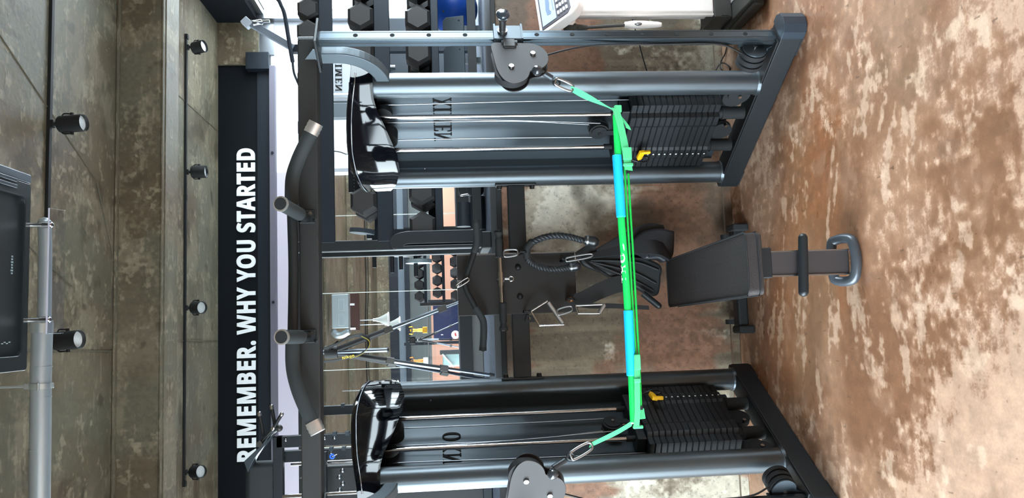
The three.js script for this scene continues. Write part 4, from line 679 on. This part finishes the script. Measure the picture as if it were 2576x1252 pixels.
// things under and behind the rack
{
  const dark = std({ color: 0x23282e, roughness: 0.45 }), tread = std({ color: 0x3d464d, roughness: 0.5 });
  const b = thing('gym_ball', 'deep blue exercise ball under the right end of the dumbbell rack', 'exercise ball', [2.19, LED, -5.22]);
  part('shell', ball(0.17, 2.19, LED + 0.17, -5.22, 32), std({ color: 0x123f8f, roughness: 0.35 }), b); part('valve', ball(0.008, 2.12, LED + 0.24, -5.085, 8), black, b);
  solo('foam_roller', M(rod([0.62, LED + 0.05, -5.1], [0.84, LED + 0.05, -5.1], 0.05, 0.05, 24), rod([0.64, LED + 0.145, -5.1], [0.80, LED + 0.145, -5.1], 0.047, 0.047, 24)), dark, 'black foam rollers stacked under the left end of the dumbbell rack', 'foam roller');
  solo('step_box', M(box(0.98, 1.25, LED, LED + 0.2, -5.4, -5.06, 0.015), box(0.97, 1.26, LED + 0.2, LED + 0.235, -5.41, -5.05, 0.008)), dark, 'black step box under the dumbbell rack behind the right tower', 'step box');
  const k = thing('kettlebell', 'black kettlebell with a bright handle under the dumbbell rack', 'kettlebell', [0.90, LED, -5.14]);
  part('bell', ball(0.06, 0.90, LED + 0.06, -5.14, 20), dark, k); part('handle', tube([[0.865, LED + 0.1, -5.14], [0.862, LED + 0.16, -5.14], [0.90, LED + 0.175, -5.14], [0.938, LED + 0.16, -5.14], [0.935, LED + 0.1, -5.14]], 0.009, 30), chrome, k);
  for (const [x, w, l] of [[1.97, 0.08, 'grey textured foot plate leaning below the rack beside the blue ball'], [1.75, 0.1, 'smaller grey foot plate leaning below the rack behind the lift post']]) solo('foot_plate', M(plate([[-w, 0], [w, 0], [w, 0.12], [w - 0.02, 0.14], [-w + 0.02, 0.14], [-w, 0.12]], 0.015, 0.003, [disc(w - 0.03, 0.03, 0.008)]).rotateX(-0.3).translate(x, LED + 0.11, -5.0), box(x - 0.02, x + 0.02, LED, LED + 0.14, -5.04, -5.01)), tread, l, 'foot plate');
  // perforated cylinder guard behind the inner edge of the right tower
  const g = thing('perforated_guard', 'black dotted guard sheet standing behind the glossy cover of the right tower', 'machine guard', [1.0, LED, -5.0]);
  part('sheet', box(0.87, 1.14, 1.97, 2.13, -5.02, -5.0, 0.004), std({ color: 0x12161c, roughness: 0.35 }), g); part('stand', box(1.27, 1.33, LED, 2.0, -5.02, -5.0), dark, g); part('stay', box(1.13, 1.33, 1.98, 2.02, -5.02, -5.0), dark, g);
  part('dots', M([...Array(48).keys()].map((q) => rod([0.885 + (q % 12) * 0.022, 1.985 + Math.floor(q / 12) * 0.036, -5.0], [0.885 + (q % 12) * 0.022, 1.985 + Math.floor(q / 12) * 0.036, -4.997], 0.0035, undefined, 6))), steel, g);
  // plate tree between rack and glazing
  const p = thing('plate_tree', 'black weight plate stand with its discs edge-on just left of the dumbbell rack post', 'plate stand', [0.62, LED, -5.3]);
  part('mast', M(box(0.60, 0.66, LED, 2.05, -5.36, -5.30), box(0.45, 0.85, LED, LED + 0.06, -5.45, -5.15)), frameMat, p);
  part('disc', new THREE.CylinderGeometry(0.085, 0.085, 0.03, 40).rotateZ(Math.PI / 2 - 0.12).translate(0.645, 2.075, -5.26), std({ color: 0x4b545b, roughness: 0.4, metalness: 0.2 }), p);
  for (const [x, y] of [[0.40, 2.0], [0.36, 1.88], [0.38, 1.82], [0.33, 1.72]]) part('peg', rod([0.62, y, -5.3], [x, y, -5.3], 0.014), black, p);
  part('disc', M(rod([0.47, 1.80, -5.3], [0.50, 1.80, -5.3], 0.075, 0.075, 36)), std({ color: 0x2e353b, roughness: 0.4 }), p);
  part('disc', M(rod([0.42, 1.70, -5.3], [0.445, 1.70, -5.3], 0.09, 0.09, 36)), std({ color: 0x8a979b, roughness: 0.4, metalness: 0.3 }), p);
}
// second tower of the same make, back against the far white wall
{
  const t = thing('cable_machine', 'pale lit back of another cable machine with cut-out letters behind the rack', 'gym machine', [2.35, LED, -7.1]);
  const pm = std({ color: 0xc3c8cf, roughness: 0.4, metalness: 0.3 });
  part('back_panel', M(box(2.16, 2.52, LED + 0.05, 2.75, -7.06, -7.04)), pm, t);
  part('upright_tube', rod([2.12, LED, -7.1], [2.12, 2.75, -7.1], 0.045, undefined, 24), pm, t); part('upright_tube', rod([2.57, LED, -7.1], [2.57, 2.75, -7.1], 0.045, undefined, 24), pm, t);
  part('base_beam', box(2.05, 2.65, LED, LED + 0.09, -7.2, -7.0, 0.005), frameMat, t);
  part('side_cover', box(1.93, 2.07, LED, 2.62, -7.16, -7.05, 0.01), std({ color: 0x6b747c, roughness: 0.4 }), t);
  const w = words('XIMEN', 0.062, 0.003, serif, 0.006); w.list.forEach(({ g }) => part('letter', g.scale(0.33 / w.width, 1, 1).rotateY(Math.PI).translate(2.5, 2.43, -7.036), hole, t));
  const h = thing('leg_machine', 'dark grey machine housing with chrome levers behind the lower shelves of the rack', 'gym machine', [2.0, LED, -6.4]);
  part('housing', M(box(1.55, 2.62, LED, 2.02, -6.6, -6.4, 0.02)), std({ color: 0x343b43, roughness: 0.5, metalness: 0.2 }), h);
  part('side_plate', box(1.52, 1.56, LED, 2.08, -6.66, -6.36, 0.008), blueSteel, h);
  for (const [x, y] of [[2.18, 1.98], [1.9, 1.80]]) part('lever', M(rod([x - 0.06, y, -6.37], [x + 0.06, y, -6.37], 0.014), rod([x, y, -6.37], [x, y - 0.08, -6.38], 0.01)), chrome, h);
  const m = thing('wall_cabinet', 'white cabinet with a lever handle against the far white wall', 'cabinet', [1.75, LED, -8.6]);
  part('carcass', box(1.83, 2.5, LED, 2.9, -8.9, -8.5, 0.01), white, m); part('handle', tube([[1.95, 2.78, -8.48], [1.93, 2.66, -8.46], [1.9, 2.58, -8.46]], 0.012, 16), steel, m); part('plinth', box(1.84, 2.49, LED, LED + 0.08, -8.5, -8.49), steel, m);
}
// rig bracket, rope and cable above the crossbar on the right
{
  const t = thing('rig_bracket', 'slanting grey rig arm with a shackle above the right end of the crossbar', 'bracket', [2.2, 2.67, -6.0]);
  part('arm', beam([2.405, 3.0, -6.0], [2.2, 2.665, -6.0], 0.05, 0.05, 0.004), std({ color: 0x7f8793, roughness: 0.45 }), t);
  part('end_block', beam([2.43, 3.0, -6.0], [2.385, 3.045, -6.0], 0.075, 0.06, 0.008), std({ color: 0xb9c0ca, roughness: 0.45 }), t);
  part('shackle', M(rod([2.39, 2.965, -5.96], [2.40, 2.90, -5.96], 0.022), new THREE.TorusGeometry(0.035, 0.011, 8, 20).rotateY(1.2).translate(2.395, 2.93, -5.96), rod([2.402, 2.9, -5.96], [2.405, 2.84, -5.96], 0.012)), steel, t);
  part('post', M(box(2.17, 2.23, LED, 2.70, -6.05, -5.99)), blueSteel, t);
  solo('hanging_rope', M(tube([[2.66, 3.0, -5.95], [2.6, 2.80, -5.95], [2.52, 2.745, -5.95], [2.44, 2.72, -5.95], [2.24, 2.69, -5.95], [2.08, 2.665, -5.95]].map(([x, y, z]) => [x, y, z]), 0.016, 40, false, 10), tube([[2.08, 2.665, -5.95], [1.99, 2.655, -5.95], [1.92, 2.63, -5.95], [1.86, 2.60, -5.95], [1.82, 2.56, -5.95], [1.815, 2.46, -5.95]], 0.009, 40, false, 8)), std({ color: 0x262d39, roughness: 0.7 }), 'dark rope drooping behind the right end of the crossbar', 'rope');
}
// ---------------------------------------------------------------- tripod and camera on the platform edge
function tripod(top, feet, col, k, labels, light) {
  const t = thing('camera_tripod', labels[0], 'tripod', [top[0], Math.min(...feet.map((f) => f[1])), top[2]]);
  const T = V(...top);
  for (const f of feet) {
    const F = V(...f), at = (u) => T.clone().lerp(F, u), leg = part('leg', M(rod(at(0.03), at(0.36), 0.017 * k, 0.016 * k)), black, t);
    part('leg_tube', M(rod(at(0.34), at(0.69), 0.0125 * k), rod(at(0.66), at(1), 0.0095 * k)), light, leg);
    for (const k2 of [0.35, 0.68]) part('clamp', beam(at(k2 - 0.025).toArray(), at(k2 + 0.025).toArray(), 0.036 * k, 0.034 * k, 0.003), darkPlastic, leg);
    part('foot', rod(at(0.97), at(1), 0.013 * k, 0.011 * k), rubber, leg);
  }
  part('centre_column', M(rod([top[0], top[1] + 0.06 * k, top[2]], [top[0], col, top[2]], 0.0125 * k)), light, t);
  part('column_cap', rod([top[0], col, top[2]], [top[0], col + 0.01, top[2]], 0.015 * k), black, t);
  part('collar', M(rod([top[0], top[1] + 0.03 * k, top[2]], [top[0], top[1] - 0.04 * k, top[2]], 0.035 * k), cbox(0.05 * k, 0.03 * k, 0.05 * k, top[0], top[1] + 0.06 * k, top[2], 0.006), rod([top[0] + 0.02, top[1], top[2] + 0.03], [top[0] + 0.06 * k, top[1] - 0.05 * k, top[2] + 0.05], 0.006 * k)), black, t);
  const c = thing('camera', labels[1], 'camera', [top[0], top[1] + 0.075 * k, top[2]]);
  part('body', M(cbox(0.13 * k, 0.095 * k, 0.06 * k, top[0], top[1] + 0.123 * k, top[2], 0.012 * k), cbox(0.05 * k, 0.035 * k, 0.05 * k, top[0], top[1] + 0.18 * k, top[2], 0.01 * k)), black, c);
  part('lens', M(rod([top[0], top[1] + 0.12 * k, top[2] + 0.02 * k], [top[0], top[1] + 0.12 * k, top[2] + 0.11 * k], 0.034 * k)), black, c);
}
tripod([-0.135, 2.17, -4.42], [[-0.315, LED, -4.62], [0.19, LED, -4.42], [-0.37, LED, -5.0]], 1.845, 1, ['grey aluminium camera tripod standing on the platform edge behind the accessory board', 'black camera on the near tripod, mostly hidden by the crossbar'], legMetal);
{
  const t = thing('camera_strap', 'black camera strap with yellow edging and lettering looping down from the near camera', 'strap', [-0.11, 1.95, -4.36]);
  const z = -4.36, pts = [[-0.115, 2.2, z], [-0.09, 2.13, z], [-0.058, 2.062, z], [-0.047, 1.995, z], [-0.075, 1.953, z], [-0.115, 1.958, z], [-0.15, 2.0, z], [-0.168, 2.06, z], [-0.18, 2.14, z], [-0.185, 2.2, z]];
  part('webbing', strip(pts, (u) => 0.017 - 0.012 * Math.abs(u - 0.35), 0.003, (u) => V(0.55, -0.5, 0.65)), nylon, t);
  part('edging', strip(pts.slice(3, 8).map(([x, y, q]) => [x - 0.004, y - 0.005, q + 0.012]), 0.0022, 0.002, () => V(0.5, -0.5, 0.5)), std({ color: 0x9a8a2c, roughness: 0.7 }), t);
  const w = words('Nikon', 0.015, 0.0012); part('print', M(w.list.map((l) => l.g)).scale(0.07 / w.width, 1, 1).rotateZ(-Math.PI / 2 + 0.2).translate(-0.176, 2.095, z + 0.02), std({ color: 0xf0d24a, roughness: 0.5 }), t, 'yellow lettering');
}
// ---------------------------------------------------------------- plate-loaded rig on the left of the platform
{
  const t = thing('plate_loaded_rig', 'black plate-loaded rack machine with storage pegs on the platform at far left', 'gym machine', [-0.85, LED, -5.1]);
  const z = -5.0, m = std({ color: 0x1c2329, roughness: 0.45, metalness: 0.3 }), edge = std({ color: 0x3a444c, roughness: 0.4, metalness: 0.4 });
  for (const [x0, x1, zz, y1] of [[-0.735, -0.665, z, 2.60], [-0.845, -0.775, z - 0.12, 2.64], [-0.575, -0.515, z - 0.25, 2.42]]) { const u = part('upright', box(x0, x1, LED, y1, zz - 0.06, zz, 0.004), m, t); part('bolt', M([0.06, 0.3, 0.36, 0.6, 0.9].map((d) => ball(0.011, (x0 + x1) / 2 + 0.012, y1 - d, zz + 0.002, 10))), steel, u); part('notch', M([0.2, 0.28, 0.36, 0.44, 0.52].map((d) => box(x1 - 0.012, x1 + 0.012, y1 - d - 0.01, y1 - d + 0.012, zz - 0.05, zz + 0.004))), edge, u); }
  part('gusset', M(plate([[-0.86, 2.78], [-0.80, 2.80], [-0.64, 2.62], [-0.60, 2.60], [-0.66, 2.66], [-0.78, 2.74]].map(([x, y]) => [x, y - 0.02]), 0.1, 0.003).translate(0, 0, z)), edge, t);
  for (const [x1, y0, z0] of [[-0.665, 2.56, z - 0.06], [-0.52, 2.05, z - 0.2], [-0.5, LED, z - 0.38]]) part('cross_member', box(-1.4, x1, y0, y0 + 0.06, z0, z0 + 0.06, 0.004), m, t);
  part('weight_shroud', M(box(-2.1, -0.93, LED, 2.5, z - 0.5, z - 0.42, 0.02), box(-2.1, -1.0, 2.5, 2.54, z - 0.52, z - 0.4, 0.01)), std({ color: 0x15191c, roughness: 0.5 }), t, 'dark shroud behind the rack');
  for (const [p, q] of [[[-0.69, 2.685, z + 0.02], [-0.60, 2.60, z + 0.06]], [[-0.60, 2.60, z + 0.06], [-0.52, 2.55, z + 0.06]], [[-0.655, 2.675, z], [-0.515, 2.70, z]], [[-0.63, 2.60, z], [-0.475, 2.625, z]]]) { const g = part('peg', rod(p, q, 0.011), black, t); part('peg_tip', M(rod(V(...q).lerp(V(...p), 0.12), q, 0.0125), ball(0.0125, ...q, 10)), chrome, g); }
  part('peg_boss', rod([-0.70, 2.69, z], [-0.70, 2.69, z + 0.05], 0.018), darkPlastic, t); part('peg_boss', ball(0.022, -0.61, 2.575, z + 0.02, 14), darkPlastic, t);
  part('back_pad', box(-1.35, -0.815, 2.57, 2.80, z - 0.1, z - 0.02, 0.05), std({ color: 0x1d2428, roughness: 0.6 }), t);
  part('guide_rod', rod([-0.87, LED, z - 0.2], [-0.87, 2.55, z - 0.2], 0.011), chrome, t); part('guide_rod', rod([-1.02, LED, z + 0.05], [-1.02, 2.55, z + 0.05], 0.012), chrome, t);
  part('safety_bar', M(box(-1.3, -0.78, 2.30, 2.36, z - 0.1, z - 0.04, 0.004), rod([-1.3, 2.42, z - 0.02], [-0.86, 2.42, z - 0.02], 0.014)), m, t);
  part('handle_row', M([-0.98, -0.94, -0.9, -1.02].map((x, k) => ball(0.016, x, 2.2 + 0.02 * (k % 2), z - 0.05, 10))), steel, t);
  const b = thing('bar_clip', 'small bright blue clip on the plate-loaded rack above the left tower', 'clip', [-0.845, 2.21, -4.9]);
  part('ring', new THREE.TorusGeometry(0.012, 0.006, 8, 18).translate(-0.79, 2.245, -4.93), std({ color: 0x2462d6, roughness: 0.4 }), b); part('lever', rod([-0.79, 2.245, -4.93], [-0.775, 2.215, -4.925], 0.004), steel, b);
}
// ---------------------------------------------------------------- things in the hall behind the glazing
{
  const t = thing('dumbbell_rack', 'small black dumbbell rack seen far off through the glazing', 'rack', [0.7, LED, -10.8]);
  for (const y of [1.838, 1.588, 1.338]) part('shelf_rail', box(0.3, 1.35, y - 0.04, y, -10.75, -10.72), blueSteel, t), part('shelf_tray', box(0.3, 1.35, y - 0.012, y, -11.12, -10.70), blueSteel, t);
  part('post', box(1.3, 1.36, LED, 2.1, -10.95, -10.75), frameMat, t); part('post', box(0.26, 0.30, LED, 1.9, -10.95, -10.75), frameMat, t);
  const side = ['leftmost', 'second from the left', 'third from the left', 'fourth from the left', 'fifth from the left', 'sixth from the left'];
  for (const [nm, y, xs] of [['top', 1.904, [0.39, 0.55, 0.71, 0.87, 1.03]], ['middle', 1.654, [0.44, 0.61, 0.78, 0.94, 1.10]], ['bottom', 1.404, [0.39, 0.55, 0.71, 0.87, 1.03]]]) xs.forEach((x, k) => dumbbell(x, y + 0.001, -10.74, 0.87, `far black hex dumbbell on the ${nm} shelf behind the glazing, ${side[k]}`, 'dumbbells on the far rack'));
  // suspended unit and its board
  const a = thing('ceiling_air_conditioner', 'pale silver air handler with two panels hung in the hall behind the glazing', 'air conditioner', [0.22, 2.84, -10.6]);
  part('casing', box(-0.01, 0.445, 2.845, 3.07, -10.8, -10.5, 0.012), std({ color: 0xbcc9ce, roughness: 0.4, metalness: 0.3 }), a);
  for (const x of [0.22, 0.02]) { part('panel', box(x, x + 0.16, 2.9, 2.98, -10.501, -10.494, 0.002), std({ color: 0xd5dee2, roughness: 0.4 }), a); part('panel_face', box(x + 0.006, x + 0.154, 2.906, 2.974, -10.495, -10.4925), std({ color: 0xaab9bf, roughness: 0.4 }), a); }
  part('board', M(box(-0.045, 0.455, 2.71, 2.83, -10.62, -10.55, 0.004)), std({ color: 0x4a2f2a, roughness: 0.5 }), a, 'dark brown board below');
  part('stay', M(rod([0.305, 2.83, -10.54], [0.305, 2.77, -10.54], 0.014), rod([-0.02, 2.83, -10.54], [-0.02, 2.76, -10.54], 0.014)), white, a);
  part('elbow', tube([[-0.06, 2.87, -10.6], [-0.1, 2.95, -10.6], [-0.1, 3.02, -10.6], [-0.06, 3.06, -10.6]], 0.045, 24, false, 14), galv, a);
  for (const [x, y, z, r, l] of [[0.10, 2.43, -12, 0.105, 'large glass bell pendant lamp behind the glazing'], [0.03, 2.29, -12.5, 0.105, 'lower glass bell pendant lamp overlapping the large one'], [-0.96, 2.305, -12, 0.12, 'glass bell pendant lamp behind the glazing beside the left tower']]) {
    const p = thing('pendant_lamp', l, 'lamp', [x, y, z]);
    const prof = [[r, 0], [r * 0.98, 0.02], [r * 0.6, 0.09], [r * 0.35, 0.15], [r * 0.25, 0.2]].map((q) => new THREE.Vector2(...q));
    part('shade', new THREE.LatheGeometry(prof, 28).translate(x, y, z), phy({ color: 0xeef2ee, roughness: 0.15, transmission: 0.5, thickness: 0 }), p);
    part('rim', new THREE.TorusGeometry(r, 0.012, 8, 30).rotateX(Math.PI / 2).translate(x, y + 0.004, z), white, p);
    part('stem', M(rod([x, y + 0.2, z], [x, 3.15, z], 0.006), rod([x, y + 0.19, z], [x, y + 0.24, z], 0.022)), steel, p);
  }
  const troph = (x, y, z, m, l) => { const p = thing('trophy', l, 'trophy', [x, y, z], 'trophies'); part('base', cbox(0.13, 0.10, 0.09, x, y + 0.05, z, 0.008), m === bronze ? white : m, p);
    part('figure', M(rod([x - 0.02, y + 0.1, z], [x - 0.015, y + 0.21, z], 0.018, 0.02), rod([x + 0.02, y + 0.1, z], [x + 0.015, y + 0.21, z], 0.018, 0.02), rod([x, y + 0.2, z], [x, y + 0.30, z], 0.026, 0.036), ball(0.024, x, y + 0.345, z, 12), tube([[x + 0.035, y + 0.295, z], [x + 0.075, y + 0.31, z], [x + 0.07, y + 0.37, z]], 0.011, 12), tube([[x - 0.035, y + 0.295, z], [x - 0.075, y + 0.31, z], [x - 0.07, y + 0.37, z]], 0.011, 12)), m, p); };
  const sh = thing('trophy_shelf', 'grey shelf carrying two trophies in the hall behind the glazing', 'shelf', [-0.4, LED, -16.1]);
  part('board', box(-1.3, 0.5, 1.93, 1.955, -16.25, -15.9), std({ color: 0x5a5f60, roughness: 0.6 }), sh); for (const [a, b, y1, z1] of [[-0.42, -0.36, 2.45, -16.2], [-1.3, -1.24, 1.93, -15.9], [0.44, 0.5, 1.93, -15.9]]) part('upright', box(a, b, LED, y1, -16.25, z1), blueSteel, sh);
  troph(-0.11, 1.955, -16, goldMat, 'gold figure trophy on the far shelf'); troph(-0.735, 1.955, -16, bronze, 'reddish bronze figure trophy on a white base on the far shelf');
  tripod([-0.25, 2.0, -13], [[0.06, LED, -13.1], [-0.42, LED, -12.9], [-0.28, LED, -13.3]], 1.68, 1.0, ['second, smaller-looking tripod far behind the glazing', 'camera on the far tripod behind the glazing'], legMetal);
  const n = thing('display_board', 'dark navy display board with a red and white roundel behind the glazing', 'board', [0.05, LED, -14]);
  part('panel', box(-0.27, 0.36, LED, 1.79, -14.02, -14, 0.004), std({ color: 0x16234a, roughness: 0.5 }), n); part('roundel', rod([-0.2, 1.40, -14.0], [-0.2, 1.40, -13.99], 0.075, undefined, 28), white, n); part('emblem', plate([[-0.03, 0], [0.03, 0.01], [0.035, 0.035], [-0.02, 0.03]], 0.003).translate(-0.2, 1.38, -13.987), std({ color: 0xc2262b, roughness: 0.5 }), n); part('mark', M(box(-0.2, -0.186, 1.62, 1.66, -14, -13.995)), white, n); part('frame', box(0.355, 0.372, LED, 1.85, -14.03, -13.98), steel, n);
  const k = thing('exercise_bike', 'teal and white machine housing behind the glazing beside the near tripod leg', 'gym machine', [-0.54, LED, -12]);
  part('housing', box(-0.66, -0.44, LED, 1.62, -12.2, -12, 0.03), std({ color: 0xbfe0df, roughness: 0.3 }), k); part('panel', box(-0.47, -0.40, 1.3, 1.66, -12.0, -11.97, 0.01), black, k); part('bar', M(rod([-0.66, 1.45, -11.98], [-0.46, 1.62, -11.98], 0.014), rod([-0.68, 1.35, -11.98], [-0.42, 1.35, -11.98], 0.016)), white, k);
  const h = thing('stool', 'brown padded stool far behind the glazing near the left tower', 'stool', [-0.97, LED, -12]);
  part('seat', box(-1.08, -0.88, 1.62, 1.72, -12.15, -11.95, 0.03), std({ color: 0x4a3a35, roughness: 0.6 }), h); part('leg', rod([-0.98, LED, -12.05], [-0.98, 1.62, -12.05], 0.03), black, h); part('base', box(-1.08, -0.88, LED, LED + 0.03, -12.15, -11.95), black, h);
}
scene.traverse((o) => { if (o.isMesh) { o.castShadow = true; o.receiveShadow = true; } });
renderer.render(scene, camera);
